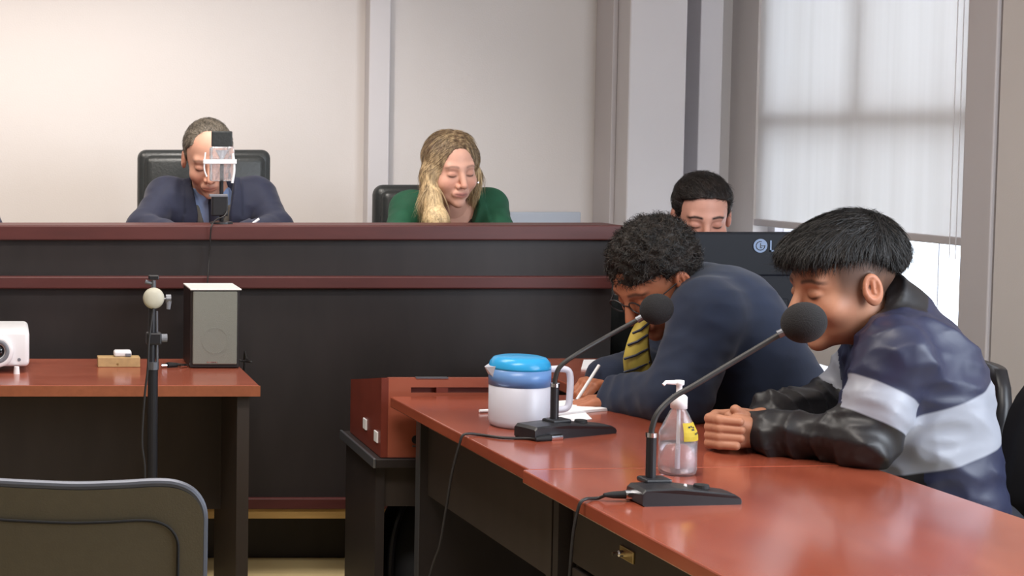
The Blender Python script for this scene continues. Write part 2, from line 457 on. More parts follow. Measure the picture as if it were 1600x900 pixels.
def head_shell(H, o, neck_to, h=.003, neck_r=.055):
    nb = H.l(neck_to)
    def f(p):
        d = face_sdf(p, o)
        return smin(d, cap(p, (0, -.025, -.075), nb, neck_r * .95, neck_r * 1.1), .02)
    lo = np.minimum((-.10, -.12, -.13), nb - .03); hi = np.maximum((.10, .13, .13), nb + .03)
    V, Q = surface(f, lo, hi, h)
    sk = o.get('skin', L3(190, 140, 115)); C = np.tile(sk, (len(V), 1))
    x = np.abs(V[:, 0]); y = V[:, 1]; z = V[:, 2]
    def blend(w, c):
        nonlocal C
        C = C * (1 - w[:, None]) + np.array(c) * w[:, None]
    # cheeks, nose and ears redder
    red = sk * np.array([1.05, .78, .72])
    ck = np.exp(-(((x - .04) / .022) ** 2 + ((z + .035) / .02) ** 2)) * (y > .02)
    blend(.5 * ck, red)
    blend(.5 * np.exp(-((x / .012) ** 2 + ((z + .036) / .012) ** 2)) * (y > .08), red)
    blend(.5 * sstep(x, .072, .08), red)
    # lips
    lw = np.exp(-(((x) / .023) ** 4)) * np.exp(-(((z + .068) / .0088) ** 4)) * (y > .075)
    blend(.75 * lw, o.get('lip', sk * np.array([.72, .42, .42])))
    blend(.8 * np.exp(-((x / .02) ** 4)) * np.exp(-(((z + .0677) / .0022) ** 2)) * (y > .075), sk * .2)
    # brows
    bz = .0225 + .003 * np.sin(np.clip((x - .012) / .04, 0, 1) * PI) * 1 - .004 * sstep(x, .035, .055)
    bw = np.exp(-(((z - bz) / .0040) ** 4)) * sstep(x, .010, .016) * (1 - sstep(x, .048, .056)) * (y > .04)
    blend(o.get('brow_w', .8) * bw, o.get('brow', L3(45, 32, 26)))
    # lowered lid, lash line, shade of the eye socket painted into the skin
    ez = -.0075 + .0035 * np.cos(np.clip((x - .031) / .016, -1, 1) * PI / 2)
    ez = -.0045 - .004 * np.cos(np.clip((x - .031) / .016, -1, 1) * PI / 2)
    lz = np.exp(-(((z - ez) / .0030) ** 2)) * np.exp(-(((x - .031) / .0155) ** 6)) * (y > .04)
    blend(.9 * lz, L3(34, 24, 22))
    socket_shade = sk * np.array([.80, .66, .62])
    blend(.72 * np.exp(-(((z - .004) / .010) ** 2 + ((x - .030) / .018) ** 2)) * (y > .04) * (1 - lz), socket_shade)
    if 'stubble' in o:
        sw = sstep(-z, .045, .07) * (y > -.02) * (1 - lw) * sstep(.12 - np.abs(z + .09), 0, .05)
        blend(o['stubble'] * sw, sk * np.array([.62, .60, .62]))
    if 'fade' in o:                      # clipped sides and nape
        fw = sstep(z, -.05, .02) * (1 - sstep(y, .035, .06)) * (x < .078)
        fw = np.maximum(fw, sstep(-y, .01, .05) * sstep(z, -.085, -.03))
        blend(.82 * fw * (x < .079), L3(48, 38, 34))
    return H.w(V), Q, C
def hair_shell(H, kind, cols, h=.0035, seed=1, extra=None):
    """cols: (dark, light)"""
    def f(p):
        x = np.abs(p[..., 0]); y = p[..., 1]; z = p[..., 2]
        n = waves(p * A((1, 1, .55)), 260, seed, 8) + .6 * waves(p * A((1, 1, .6)), 520, seed + 5, 6)
        if kind == 'short':              # cropped, grey, receding
            d = ell(p, (0, -.018, .036), (.080, .098, .086)) + n * .0012
            front = y - (.030 - .35 * (z - .06) + .45 * np.clip(x - .05, 0, 1) * 0)     # keep behind this line
            front = np.where(z < .062, y - (.018 + .022 * sstep(z, .035, .062)), y - (.046 - .3 * (z - .062)))
            low = -(z + .012) - .9 * np.clip(-y - .0, 0, .06)
            d = smax(d, front, .008); d = smax(d, low, .006)
        elif kind == 'neat':             # short dark, full hairline
            d = ell(p, (0, -.014, .046), (.083, .100, .084)) + n * .0016
            front = np.where(z < .060, y - (.030 + .022 * sstep(z, .0, .02) - .012 * sstep(x, .05, .07)), y - .30)
            face = -(z - .062 + .9 * np.clip(x - .055, 0, .1)); face = np.maximum(face, -(y - .035) * 0 - 1)
            fc = smin(np.where(y > .02, .060 - .1 * x - z, -1), 1.0, .001)
            d = smax(d, np.minimum(np.maximum(.080 - .35 * np.abs(x - .02) * (x > .02) - z, -1), y - .034), .006)
            low = -(z + .020) - .9 * np.clip(-y, 0, .07)
            d = smax(d, low, .006)
        elif kind == 'curly':
            n2 = waves(p, 330, seed, 10)
            n3 = waves(p, 170, seed + 3, 6)
            d = ell(p, (0, -.022, .040), (.088, .102, .094)) + n2 * .0050 + n3 * .006
            q_ = p.copy(); q_[..., 0] = x; d = smax(d, -ell(q_, (.088, .004, -.014), (.034, .034, .040)), .006)
            d = smax(d, np.minimum(.040 - z, y - .020), .012)
            low = -(z + .045) - .8 * np.clip(-y, 0, .07)
            d = smax(d, low, .008)
        elif kind == 'undercut':         # thick heavy top over clipped sides
            n2 = waves(p * A((1, .25, 1)), 300, seed, 8)
            d = ell(p, (0, -.012, .058), (.084, .106, .078)) + n2 * .0022 + waves(p, 50, 3) * .003
            d = smin(d, ell(p, (0, .062, .070), (.060, .040, .032)) + n2 * .002, .03)
            d = smin(d, ell(p, (0, -.070, .036), (.064, .046, .050)) + n2 * .002, .03)
            cut = (.056 + .006 * waves(p * A((1, 1, 0)), 240, 9) - .050 * sstep(-y, .0, .09)) - z + .004 * sstep(y, .05, .09)
            d = smax(d, cut, .014)
        elif kind == 'long':
            d = ell(p, (0, -.018, .038), (.080, .100, .087)) + n * .0014
            # centre-left parting, face opening
            op = ell(p, (0.004, .085, -.022), (.058, .085, .105))
            d = smax(d, -op, .008)
            for (pts, rs) in extra(H):
                c = chain(p, pts, rs, .03) + waves(p * A((1, 1, .25)), 330, seed + 2, 8) * .0016
                d = smin(d, c, .045)
        return d
    lo, hi = (-.125, -.15, -.10), (.125, .14, .16)
    if extra:
        allp = np.array([q for pts, rs in extra(H) for q in pts])
        lo = np.minimum(lo, allp.min(0) - .05); hi = np.maximum(hi, allp.max(0) + .05)
    V, Q = surface(f, lo, hi, h)
    st = A((1, 1, .12)) if kind == 'long' else A((1, 1, .7))
    t = .5 + .5 * waves(V * st, 280 if kind == 'long' else 200, seed + 11, 7) * 1.5
    if kind == 'long':
        t = np.clip(t * .6 + .8 * sstep(-V[:, 2], -.09, .06) - .15, 0, 1)
    elif kind == 'short':
        t = np.clip(t * .6 + .35 * sstep(V[:, 1], -.05, .05), 0, 1)
    t = np.clip(t, 0, 1)[:, None]
    C = np.array(cols[0]) * (1 - t) + np.array(cols[1]) * t
    # loose strands lying on the surface
    N, LN, LIFT, WD, JT = dict(short=(5000, .016, .0012, .0010, .35), neat=(6000, .022, .002, .0011, .35), curly=(11000, .013, .0045, .0013, 1.6),
                      undercut=(16000, .030, .0035, .0011, .22), long=(12000, .075, .0015, .0012, .05))[kind]
    rg = np.random.RandomState(seed)
    qi = rg.randint(len(Q), size=N); qq = V[Q[qi]]
    p0 = qq.mean(1) + (rg.rand(N, 3) - .5) * h
    nn = np.cross(qq[:, 2] - qq[:, 0], qq[:, 3] - qq[:, 1]); nn /= np.linalg.norm(nn, axis=1)[:, None] + 1e-9
    cc = V.mean(0); sg = np.sign(((p0 - (0, -.01, .03)) * nn).sum(1))
    nn *= np.sign(sg.sum())
    up = sstep(p0[:, 2], .06, .12)[:, None]
    if kind in ('undercut', 'neat'): fl = np.array((0, 1.0, -.25)) * up + np.array((0, .25, -1.0)) * (1 - up) + np.array((0, -.5, -.4)) * (p0[:, 1:2] < -.05)
    elif kind == 'long': fl = np.stack([np.sign(p0[:, 0] - .004) * (sstep(p0[:, 2], .07, .12) + 1.2 * (p0[:, 1] > .03) * (p0[:, 2] > .0)), -.15 + 0 * p0[:, 0], -1.0 + 0 * p0[:, 0]], 1)
    elif kind == 'short': fl = np.array((0, -.8, .2)) * up + np.array((0, -.4, -1.0)) * (1 - up)
    else: fl = rg.normal(size=(N, 3))
    if kind == 'neat': fl = np.where(p0[:, 1:2] > .0, np.array([[.5, -.7, .3]]), fl)
    fl = fl + rg.normal(size=(N, 3)) * JT
    fl = fl - nn * (fl * nn).sum(1)[:, None]; fl /= np.linalg.norm(fl, axis=1)[:, None] + 1e-9
    L = LN * (.5 + rg.rand(N))
    if kind == 'long': L = L * np.where((p0[:, 1] > .03) & (p0[:, 2] > -.02), .3, 1) * np.where(p0[:, 2] > .05, .5, 1) * np.where(p0[:, 2] < -.10, .45, 1)
    if kind == 'undercut': L = L * (1 - .55 * sstep(-p0[:, 2], -.045, -.03) * (p0[:, 1] < .05))
    sd = np.cross(fl, nn) + .5 * nn * rg.normal(size=(N, 1)); sd /= np.linalg.norm(sd, axis=1)[:, None]
    lf = LIFT * rg.rand(N); rows = []
    if kind == 'long': fl = np.where(p0[:, 2:3] < -.05, np.array([[.02, -.1, -1.0]]) + .06 * rg.normal(size=(N, 3)), fl)
    for k, w in enumerate((1, .9, .6, .08)):
        s_ = k / 3
        cpt = p0 + fl * (L * s_)[:, None] + nn * (lf * s_ * 2 - .5 * L * L * s_ * s_ / (.095 if kind != 'long' else np.where(p0[:, 2] > -.01, .085, .25)) * (kind != 'curly') + .0006)[:, None]
        if kind == 'curly': cpt = cpt + sd * (L * .35 * np.sin(s_ * 3.1))[:, None]
        rows += [cpt - sd * WD * w * .5, cpt + sd * WD * w * .5]
    SV = np.stack(rows, 1).reshape(-1, 3); b0 = np.arange(N)[:, None] * 8
    SQ = np.concatenate([b0 + np.array([[2 * k, 2 * k + 1, 2 * k + 3, 2 * k + 2]]) for k in range(3)], 0)
    ts = np.clip(rg.rand(N) * 1.1 - .1 + (t[Q[qi][:, 0], 0] - .5) * .8, 0, 1)[:, None]
    SC = np.repeat(np.array(cols[0]) * (1 - ts) + np.array(cols[1]) * ts, 8, 0)
    return H.w(np.concatenate([V, SV])), np.concatenate([Q, SQ + len(V)]), np.concatenate([C, SC])

def finger(p, base, d, n, lens, rads, curls):
    """chain of phalanges, d direction, n palm-side direction to curl to"""
    pts = [Vector(base)]; d = Vector(d).normalized(); n = Vector(n).normalized(); ax = d.cross(n)
    for L, c in zip(lens, curls):
        d = Matrix.Rotation(math.radians(c), 3, ax) @ d
        pts.append(pts[-1] + d * L)
    return chain(p, pts, rads, .003)
def hand_sdf(p, wrist, d, n, thumb, curl=25, spread=.0, s=1.0, tcurl=20):
    """wrist point, direction d, palm normal n, thumb side direction"""
    w = Vector(wrist); d = Vector(d).normalized(); n = Vector(n); n = (n - d * n.dot(d)).normalized()
    t = d.cross(n).normalized()
    if t.dot(Vector(thumb)) < 0: t = -t
    D = None
    for i, (off, L) in enumerate(((.030, .80), (.011, .88), (-.010, .84), (-.029, .70))):
        kn = w + d * (.085 - .006 * abs(i - 1)) * s + t * off * s
        m = cap(p, w + t * off * .5 * s, kn, .015 * s, .0115 * s); D = m if D is None else smin(D, m, .012)
        fd = d + t * off * spread * 20
        fg = finger(p, kn, fd, n, [.044 * L * s, .028 * L * s, .022 * L * s], [.0100 * s, .0090 * s, .0085 * s, .0072 * s], [curl * .9, curl * 1.2, curl * .8])
        D = smin(D, fg, .003)
    tb = w + d * .022 * s + t * .024 * s
    td = (d * .75 + t * .75 + n * .35).normalized()
    th = finger(p, tb, td, n + d * .5, [.040 * s, .030 * s, .024 * s], [.014 * s, .0115 * s, .0105 * s, .0085 * s], [0, tcurl, tcurl])
    D = smin(D, th, .010)
    return D

def seated(name, label, S):
    """S: joints in world metres. Builds skin, garment, trousers, shoes."""
    pel = Vector(S['pelvis'])
    root = thing(name, label, 'person', (pel.x, pel.y, S['floor']))
    H = S['head']; o = S['face']; nb = Vector(S['neck']); ch = Vector(S['chest'])
    sh = [Vector(v) for v in S['sh']]; el = [Vector(v) for v in S['el']]; wr = [Vector(v) for v in S['wr']]
    side = (sh[1] - sh[0]).normalized(); fwd = Vector(S['fwd']).normalized()
    kn = S.get('knee') or [pel + fwd * .42 + side * k * .11 + Vector((0, 0, .02)) for k in (-1, 1)]
    an = [Vector((k.x, k.y, S['floor'] + .09)) + fwd * .03 for k in kn]
    tr = S.get('torso_r', .105); ar = S.get('arm_r', .050)
    def torso(p, e):
        d = None
        for s_, sgn in ((sh[0], -1), (sh[1], 1)):
            hp = pel + side * sgn * .085
            sp = ch + (s_ - ch) * .45
            c = chain(p, [hp, sp], [tr + e, tr * .95 + e]); d = c if d is None else smin(d, c, .06)
            d = smin(d, cap(p, sp, s_, tr * .8 + e, ar * 1.05 + e), .05)
            d = smin(d, cap(p, nb, s_ + (nb - s_) * .12, .040 + e, ar * .8 + e), .05)
        d = smin(d, cap(p, ch, nb, tr * .9 + e, .055 + e), .05)
        return d
    def arm(p, i, e, end=1.0):
        w_ = el[i] + (wr[i] - el[i]) * end
        return chain(p, [sh[i], el[i], w_], [ar * 1.08 + e, ar * S.get('elr', .88) + e, ar * S.get('wrr', .66) + e], .02)
    def bounds(pts, m):
        a = np.array([tuple(q) for q in pts]); return a.min(0) - m, a.max(0) + m
    # --- body (skin)
    shells = [head_shell(H, o, nb, S.get('hh', .003), S.get('neck_r', .055))]
    sk = o.get('skin')
    def body(p):
        d = torso(p, -.018)
        for i in (0, 1):
            d = smin(d, arm(p, i, -.014), .02)
            d = smin(d, chain(p, [pel + side * (-1, 1)[i] * .085, kn[i], an[i], an[i] + fwd * .12 - Vector((0, 0, .05))], [.085, .055, .04, .035], .02), .03)
        return d
    lo, hi = bounds([pel, ch, nb] + sh + el + wr + list(kn) + an, .16)
    V, Q = surface(body, lo, hi, .016); shells.append((V, Q, np.tile(sk, (len(V), 1))))
    if 'hands' in S:
        for fn, lo, hi in S['hands']:
            V, Q = surface(fn, lo, hi, .0022)
            C = np.tile(sk * np.array([1.0, .93, .9]), (len(V), 1)); shells.append((V, Q, C))
    b = mesh_obj('body', shells, 'skin_attr', root)
    # --- hair
    if S.get('hair'):
        k, cols, seed, ex = S['hair']
        mesh_obj('hair', [hair_shell(H, k, cols, S.get('hair_h', .0035), seed, ex)], 'hair_attr', root)
    # --- upper garment
    e = S.get('gar', .006); fold = S.get('fold', .004)
    def garment(p):
        t = torso(p, e); d = t
        for i in (0, 1):
            a = arm(p, i, e, S.get('sleeve', .96))
            ta = tparam(p, el[i], wr[i])
            # wrinkles that gather at the elbow and cuff
            u = tparam(p, sh[i], el[i])
            wp = 2.6 * waves(p, 24, 3 + i, 5)
            wv = (np.abs(np.sin(u * 11 + wp)) - .5) * np.exp(-((u - .9) / .5) ** 2)
            wv = wv + (np.abs(np.sin(ta * 11 + 2.2 * waves(p, 30, 8 + i, 5))) - .5) * sstep(ta, -.1, .2)
            a = a + fold * S.get('ringy', 1.0) * wv * (.6 + .6 * waves(p, 15, 40 + i, 4)) * (np.abs(a) < .05)
            d = smin(d, a, .03)
        d = d + fold * .8 * waves(p, 22, 21, 7) + fold * S.get('puffy', .6) * puff(p, S.get('pf', 30), 5, S.get('pst', (1, 1, .8))) + fold * .4 * puff(p, 75, 15)
        if 'collar' in S: d = S['collar'](p, d)
        # open neck
        nd = H.l(nb)
        d = smax(d, -cap(p, nb + (ch - nb) * .1, H.w((0, -.02, -.06)), .052, .060), .008)
        if 'cut' in S: d = S['cut'](p, d)
        d = smax(d, -(p @ A((0, 0, 1)) - (pel.z - .06)), .01)
        return d
    lo, hi = bounds([pel, ch, nb] + sh + el + wr, .15)
    V, Q = surface(garment, lo, hi, S.get('gh', .007))
    zc = S['zone'](V.astype(np.float32), sh, el, wr, pel, ch, torso, arm) if 'zone' in S else None
    mesh_obj(S.get('garment', 'jacket'), [(V, Q, zc)], S['gmat'], root, attr='zone')
    # --- trousers and shoes (under the furniture)
    def trou(p):
        d = ell(p, pel, (.17, .17, .11))
        for i in (0, 1):
            d = smin(d, chain(p, [pel + side * (-1, 1)[i] * .085, kn[i], an[i]], [.095, .068, .055], .02), .03)
        return d
    lo, hi = bounds([pel] + list(kn) + an, .19)
    V, Q = surface(trou, lo, hi, .014)
    mesh_obj('trousers', [(V, Q, None)], 'trousers', root)
    for i in (0, 1):
        a = an[i]
        def shoe(p):
            q0 = a + Vector((0, 0, -.04)) - fwd * .05; q1 = a + fwd * .17 + Vector((0, 0, -.055))
            d = smin(cap(p, q0, q1, .045, .034), cap(p, a, a + Vector((0, 0, -.03)), .045, .045), .02)
            return smax(d, (S['floor'] + .0) - p[..., 2], .004)
        lo, hi = bounds([a - fwd * .1, a + fwd * .2, a - Vector((0, 0, .1))], .06)
        V, Q = surface(shoe, lo, hi, .008)
        mesh_obj('shoe', [(V, Q, None)], 'sole', root)
    return root
# ------------------------------------------------------------------ the room
struct('floor', bx(-3.5, 3.6, -1.2, 6.8, -0.06, 0.0), 'floor_tile')
struct('ceiling', bx(-3.5, 3.6, -1.2, 6.8, 2.70, 2.78), 'ceiling_white')
struct('wall_back', bx(-3.5, 3.2, 6.60, 6.72, 0, 2.70), 'wall_paint')
struct('wall_left', bx(-3.5, -3.38, -1.2, 6.60, 0, 2.70), 'wall_paint')
struct('wall_front', bx(-3.5, 3.6, -1.2, -1.08, 0, 2.70), 'wall_paint')
# pilaster left of the woman: board, face and shadow gap
struct('trim_1', bx(1.440, 1.522, 6.52, 6.60, 0, 2.70, bev=.004), 'column_paint')
struct('trim_2', bx(1.522, 1.532, 6.56, 6.60, 0, 2.70), 'frame_paint')
# columns near the corner
struct('trim_3', bx(2.372, 2.588, 6.30, 6.60, 0, 2.70, bev=.006), 'column_paint')
struct('trim_4', bx(2.352, 2.372, 6.42, 6.60, 0, 2.70, bev=.003), 'frame_paint')
struct('trim_5', bx(2.700, 2.788, 6.45, 6.60, 0, 2.70, bev=.004), 'column_paint')
# window wall, seen along its length: s = distance from the near jamb, t = outward
WO = Vector((3.0, 5.14, 0)); WA = math.atan(0.077)
WM = Matrix.Translation(WO) @ Matrix.Rotation(WA, 4, 'Z')     # local +y runs along the wall to the far corner, +x outward
WL = 1.27
def wbox(t0, t1, s0, s1, z0, z1, bev=0.0):
    bm = bmesh.new(); add_box(bm, t0, t1, s0, s1, z0, z1, bev, mx=WM); return bm
bm = bmesh.new()
add_box(bm, 0, .18, WL, 1.62, 0, 2.70, mx=WM)
add_box(bm, 0, .18, -.02, WL, 0, .72, mx=WM)
add_box(bm, 0, .18, -.02, WL, 2.35, 2.70, mx=WM)
add_box(bm, 0, .18, -.16, -.02, 0, 2.70, mx=WM)
struct('wall_right', bm, 'wall_paint')
struct('trim_6', wbox(-.030, .0, -.135, .0, 0, 2.70, bev=.004), 'frame_paint')
bm = bmesh.new()
add_box(bm, -.020, .18, -2.0, -.145, 0, 2.70, mx=WM)
add_box(bm, -.020, .18, -6.4, -2.0, 0, .8, mx=WM)
add_box(bm, -.020, .18, -6.4, -2.0, 2.3, 2.70, mx=WM)
add_box(bm, -.020, .18, -6.4, -4.4, .8, 2.3, mx=WM)
struct('wall_right_near', bm, 'wall_paint')
struct('trim_7', wbox(-.040, -.020, -.9, -.15, .50, .565, bev=.004), 'light_wood')
# window_1: frame, sash bars, panes
w1 = bpy.data.objects.new('window_1', None); COL.objects.link(w1); w1.location = WM @ Vector((.09, WL / 2, .72)); w1['kind'] = 'structure'
bm = bmesh.new()
for a in ((.06, .12, 0, .035, .72, 2.35), (.06, .12, WL - .05, WL, .72, 2.35), (.06, .12, .035, WL - .05, .72, .76), (.06, .12, .035, WL - .05, 2.30, 2.35)):
    add_box(bm, *a, mx=WM)
obj('window_frame', bm, 'frame_paint', w1)
obj('transom', wbox(.05, .13, .035, WL - .05, 1.435, 1.50, .004), 'frame_paint', w1)
obj('mullion', wbox(.05, .13, .61, .655, 1.50, 2.30, .004), 'frame_paint', w1)
obj('mullion', wbox(.07, .12, .625, .640, .76, 1.435, .003), 'frame_paint', w1)
obj('sash_rail', wbox(.07, .11, .035, .625, .782, .795, .002), 'steel', w1)
for s0, s1, z0, z1 in ((.035, .625, .76, 1.435), (.640, WL - .05, .76, 1.435), (.035, .61, 1.50, 2.30), (.655, WL - .05, 1.50, 2.30)):
    obj('pane', wbox(.092, .096, s0, s1, z0, z1), 'glass_pane', w1)
for s in (.16, .30, .44, .85, 1.02):
    obj('grille_bar', wbox(.20, .206, s, s + .006, .5, 2.4), 'white_plastic', w1)
# roller blind
rb = thing('roller_blind', 'translucent pale roller blind half covering the window behind the young man', 'blind', WM @ Vector((.0, WL / 2, 1.07)))
bm = bmesh.new(); N = 40
rows = []
for z in (1.085, 1.25, 1.42, 1.60, 1.9, 2.33):
    rows.append([[bm.verts.new(WM @ Vector((.012 + dt + .0025 * math.sin(k * .9) * (1 if z < 2 else .3), .012 + (WL - .01) * k / N, z))) for k in range(N + 1)] for dt in (0, .0012)])
for a, b in zip(rows, rows[1:]):
    for k in range(N):
        bm.faces.new((a[0][k], a[0][k + 1], b[0][k + 1], b[0][k]))
obj('blind_fabric', bm, 'blind_fabric', rb, smooth=True)
obj('bottom_rail', wbox(.003, .022, .004, WL + .004, 1.062, 1.088, .004), 'grey_plastic' if False else 'frame_paint', rb)
obj('roller_tube', tube([WM @ Vector((.02, .0, 2.34)), WM @ Vector((.02, WL, 2.34))], .022, 14), 'frame_paint', rb)
bm = bmesh.new()
for s in (.055, .085):
    add_tube(bm, [WM @ Vector((-.006, s, 2.33)), WM @ Vector((-.006, s, 1.02))], .0016, 6)
obj('pull_cord', bm, 'white_plastic', rb)

# ------------------------------------------------------------------ dais and bench
struct('trim_8', bx(-3.38, 1.86, 5.20, 6.60, 0.0, 0.25), 'black_wood')          # riser of the raised floor
struct('trim_10', bx(-3.38, 1.86, 4.90, 5.20, 0.0, 0.072, bev=.003), 'pale_step')  # low plinth along the bench
struct('trim_9', bx(-3.38, 1.86, 5.08, 6.60, 0.25, 0.30), 'pale_step')           # raised floor behind the bench
bench = thing('judges_bench', 'long dark raised bench with two maroon ledges, two seated judges behind it', 'bench', (0.2, 5.0, 0.3))
B0, B1 = -1.6, 1.872
obj('top_rail', bx(B0, B1, 4.99, 5.16, 1.092, 1.137, bev=.004), 'maroon', bench)
obj('upper_panel', bx(B0, B1 - .01, 5.02, 5.045, .982, 1.092), 'black_wood', bench)
obj('ledge', bx(B0, B1 - .03, 4.985, 5.06, .946, .983, bev=.004), 'maroon', bench)
obj('lower_panel', bx(B0, B1 - .02, 5.02, 5.045, .305, .946), 'black_wood', bench)
obj('base_rail', bx(B0, B1 - .02, 5.0, 5.05, .272, .305, bev=.003), 'maroon', bench)
obj('base_strip', bx(B0, B1 - .02, 5.012, 5.05, .240, .271, bev=.002), 'light_wood', bench)
obj('side_panel', bx(B1 - .04, B1 - .012, 5.045, 5.75, .30, 1.0), 'black_wood', bench, label='end panel of the bench')
obj('worktop', bx(B0, B1 - .04, 5.045, 5.50, .990, 1.015, bev=.003), 'cherry', bench)
# pale board leaning on the back wall
o = single('flat_board', bx(P(795, 340, 6.52).x, P(905, 340, 6.52).x, 6.50, 6.53, 0.002, P(795, 331, 6.52).z, bev=.004), 'board_grey',
       'pale blue-grey flat board standing against the wall right of the woman', 'board')

# ------------------------------------------------------------------ left table
lt = thing('side_table', 'cherry topped table with dark panels holding the projector and loudspeaker', 'table', (-.3, 4.6, 0))
obj('tabletop', bx(-1.5, .682, 4.34, 4.87, .720, .750, bev=.003), 'cherry', lt)
obj('front_edge', bx(-1.5, .684, 4.3385, 4.3412, .721, .749), 'cherry_edge', lt)
obj('leg_panel', bx(.628, .660, 4.37, 4.82, 0, .720), 'brown_panel', lt)
obj('leg_panel', bx(-1.46, -1.43, 4.37, 4.82, 0, .720), 'brown_panel', lt)
obj('modesty_panel', bx(-1.43, .628, 4.68, 4.70, .345, .720), 'brown_panel', lt)

# ------------------------------------------------------------------ right tables
TH = math.radians(3.54)
TM = Matrix.Translation((.981, 4.152, 0)) @ Matrix.Rotation(TH, 4, 'Z')
def tbox(x0, x1, y0, y1, z0, z1, bev=0.0):
    bm = bmesh.new(); add_box(bm, x0, x1, y0, y1, z0, z1, bev, mx=TM); return bm
ta = thing('meeting_table', 'cherry table section where the man in navy writes, water jug on it', 'table', TM @ Vector((.34, -.46, 0)))
obj('tabletop', tbox(0, .685, -.922, 0, .723, .750, .003), 'cherry_long', ta)
obj('end_panel', tbox(.055, .64, -.075, -.050, 0, .723), 'black_wood', ta)
obj('end_panel', tbox(.055, .64, -.905, -.880, 0, .723), 'brown_panel', ta)
obj('panel_edging', tbox(.0525, .055, -.077, -.048, 0, .723), 'steel', ta, label='pale edge strip')
obj('modesty_panel', tbox(.075, .093, -.880, -.075, .515, .723), 'brown_panel', ta)
tb = thing('meeting_table', 'nearest cherry table section with the young man, sanitizer and drawer lock', 'table', TM @ Vector((.34, -1.9, 0)))
obj('tabletop', tbox(-.013, .685, -2.9, -.9225, .723, .750, .003), 'cherry_long', tb)
obj('end_panel', tbox(.04, .64, -.975, -.950, 0, .723), 'black_wood', tb)
obj('end_panel', tbox(.04, .64, -2.85, -2.825, 0, .723), 'black_wood', tb)
pd = obj('pedestal', tbox(.075, .55, -1.62, -.98, .08, .723), 'black_wood', tb)
dr = obj('drawer', tbox(.058, .075, -1.60, -1.00, .585, .715, .002), 'brown_panel', tb)
obj('lock_plate', tbox(.054, .058, -1.270, -1.215, .650, .672, .001), 'brass', dr)
bm = bmesh.new(); add_lathe(bm, [(0, 0), (.006, 0), (.006, .010), (.003, .012), (.003, .022), (0, .022)], c=TM @ Vector((.054, -1.235, .661)), axis=along(TM.to_3x3() @ Vector((-1, 0, 0))), seg=14)
obj('key', bm, 'chrome', dr)
obj('drawer', tbox(.058, .075, -1.60, -1.00, .34, .575, .002), 'brown_panel', tb)
obj('drawer', tbox(.058, .075, -1.60, -1.00, .09, .33, .002), 'brown_panel', tb)
# clerk's desk
cd = thing('clerk_desk', 'cherry desk under the black monitor, beyond the writing man', 'desk', (1.93, 4.55, 0))
obj('tabletop', bx(1.50, 2.36, 4.24, 4.88, .722, .750, bev=.003), 'cherry', cd)
obj('end_panel', bx(1.53, 1.555, 4.28, 4.84, 0, .722), 'black_wood', cd)
obj('end_panel', bx(2.31, 2.335, 4.28, 4.84, 0, .722), 'black_wood', cd)
obj('modesty_panel', bx(1.555, 2.31, 4.62, 4.64, .2, .722), 'brown_panel', cd)

# ------------------------------------------------------------------ wooden box on the black cart
ct = thing('cart', 'black cart with grey rimmed top carrying the sloped reddish wooden box', 'cart', (1.2, 4.4, 0))
obj('top_plate', bx(.952, 1.44, 4.19, 4.60, .560, .584, bev=.003), 'black_wood', ct)
obj('rim', bx(.948, .956, 4.185, 4.605, .561, .586, bev=.002), 'steel', ct)
obj('side_panel', bx(.962, .985, 4.215, 4.58, 0, .56), 'black_wood', ct)
obj('side_panel', bx(1.40, 1.42, 4.215, 4.58, 0, .56), 'black_wood', ct)
obj('front_rail', bx(.985, 1.40, 4.225, 4.24, .455, .56), 'brown_panel', ct)
wb_ = thing('wooden_box', 'sloped reddish wooden box with slots and side sockets on the black cart', 'box', (1.17, 4.38, .586))
def sloped(x0, x1, y0, y1, z0, zf, zb_):
    bm = bmesh.new(); v = [bm.verts.new(q) for q in ((x0, y0, z0), (x1, y0, z0), (x1, y1, z0), (x0, y1, z0), (x0, y0, zf), (x1, y0, zf), (x1, y1, zb_), (x0, y1, zb_))]
    for f in ((3, 2, 1, 0), (4, 5, 6, 7), (0, 1, 5, 4), (1, 2, 6, 5), (2, 3, 7, 6), (3, 0, 4, 7)): bm.faces.new([v[i] for i in f])
    return bm
obj('side_board', sloped(.970, .988, 4.20, 4.57, .586, .790, .733), 'cherry_dark', wb_)
obj('side_board', sloped(1.382, 1.40, 4.20, 4.57, .586, .790, .733), 'cherry_dark', wb_)
obj('front_board', bx(.988, 1.382, 4.20, 4.218, .586, .752), 'cherry', wb_)
obj('front_rail', bx(.988, 1.382, 4.20, 4.218, .766, .790), 'cherry', wb_)
obj('slot_divider', bx(.988, 1.045, 4.20, 4.218, .752, .766), 'cherry', wb_)
obj('slot_divider', bx(1.110, 1.140, 4.201, 4.218, .752, .766), 'cherry_dark', wb_)
obj('slot_backing', bx(.989, 1.381, 4.235, 4.24, .60, .775), 'black_matte', wb_)
obj('top_board', sloped(.988, 1.382, 4.218, 4.57, .715, .789, .733), 'cherry_dark', wb_)
obj('back_board', bx(.988, 1.382, 4.552, 4.57, .586, .715), 'cherry_dark', wb_)
obj('metal_strip', bx(P(650, 594, 4.2).x, P(700, 594, 4.2).x, 4.197, 4.212, .789, .792), 'steel', wb_)
bm = lathe([(0, -.004), (.011, -.004), (.011, .001), (0, .001)], c=P(650, 687, 4.199), axis=Matrix.Rotation(PI / 2, 4, 'X'), seg=20)
obj('cable_hole', bm, 'black_matte', wb_)
obj('hole_plate', bx(P(645, 640, 4.2).x, P(656, 640, 4.2).x, 4.196, 4.20, P(0, 698, 4.2).z, P(0, 696, 4.2).z), 'steel', wb_)
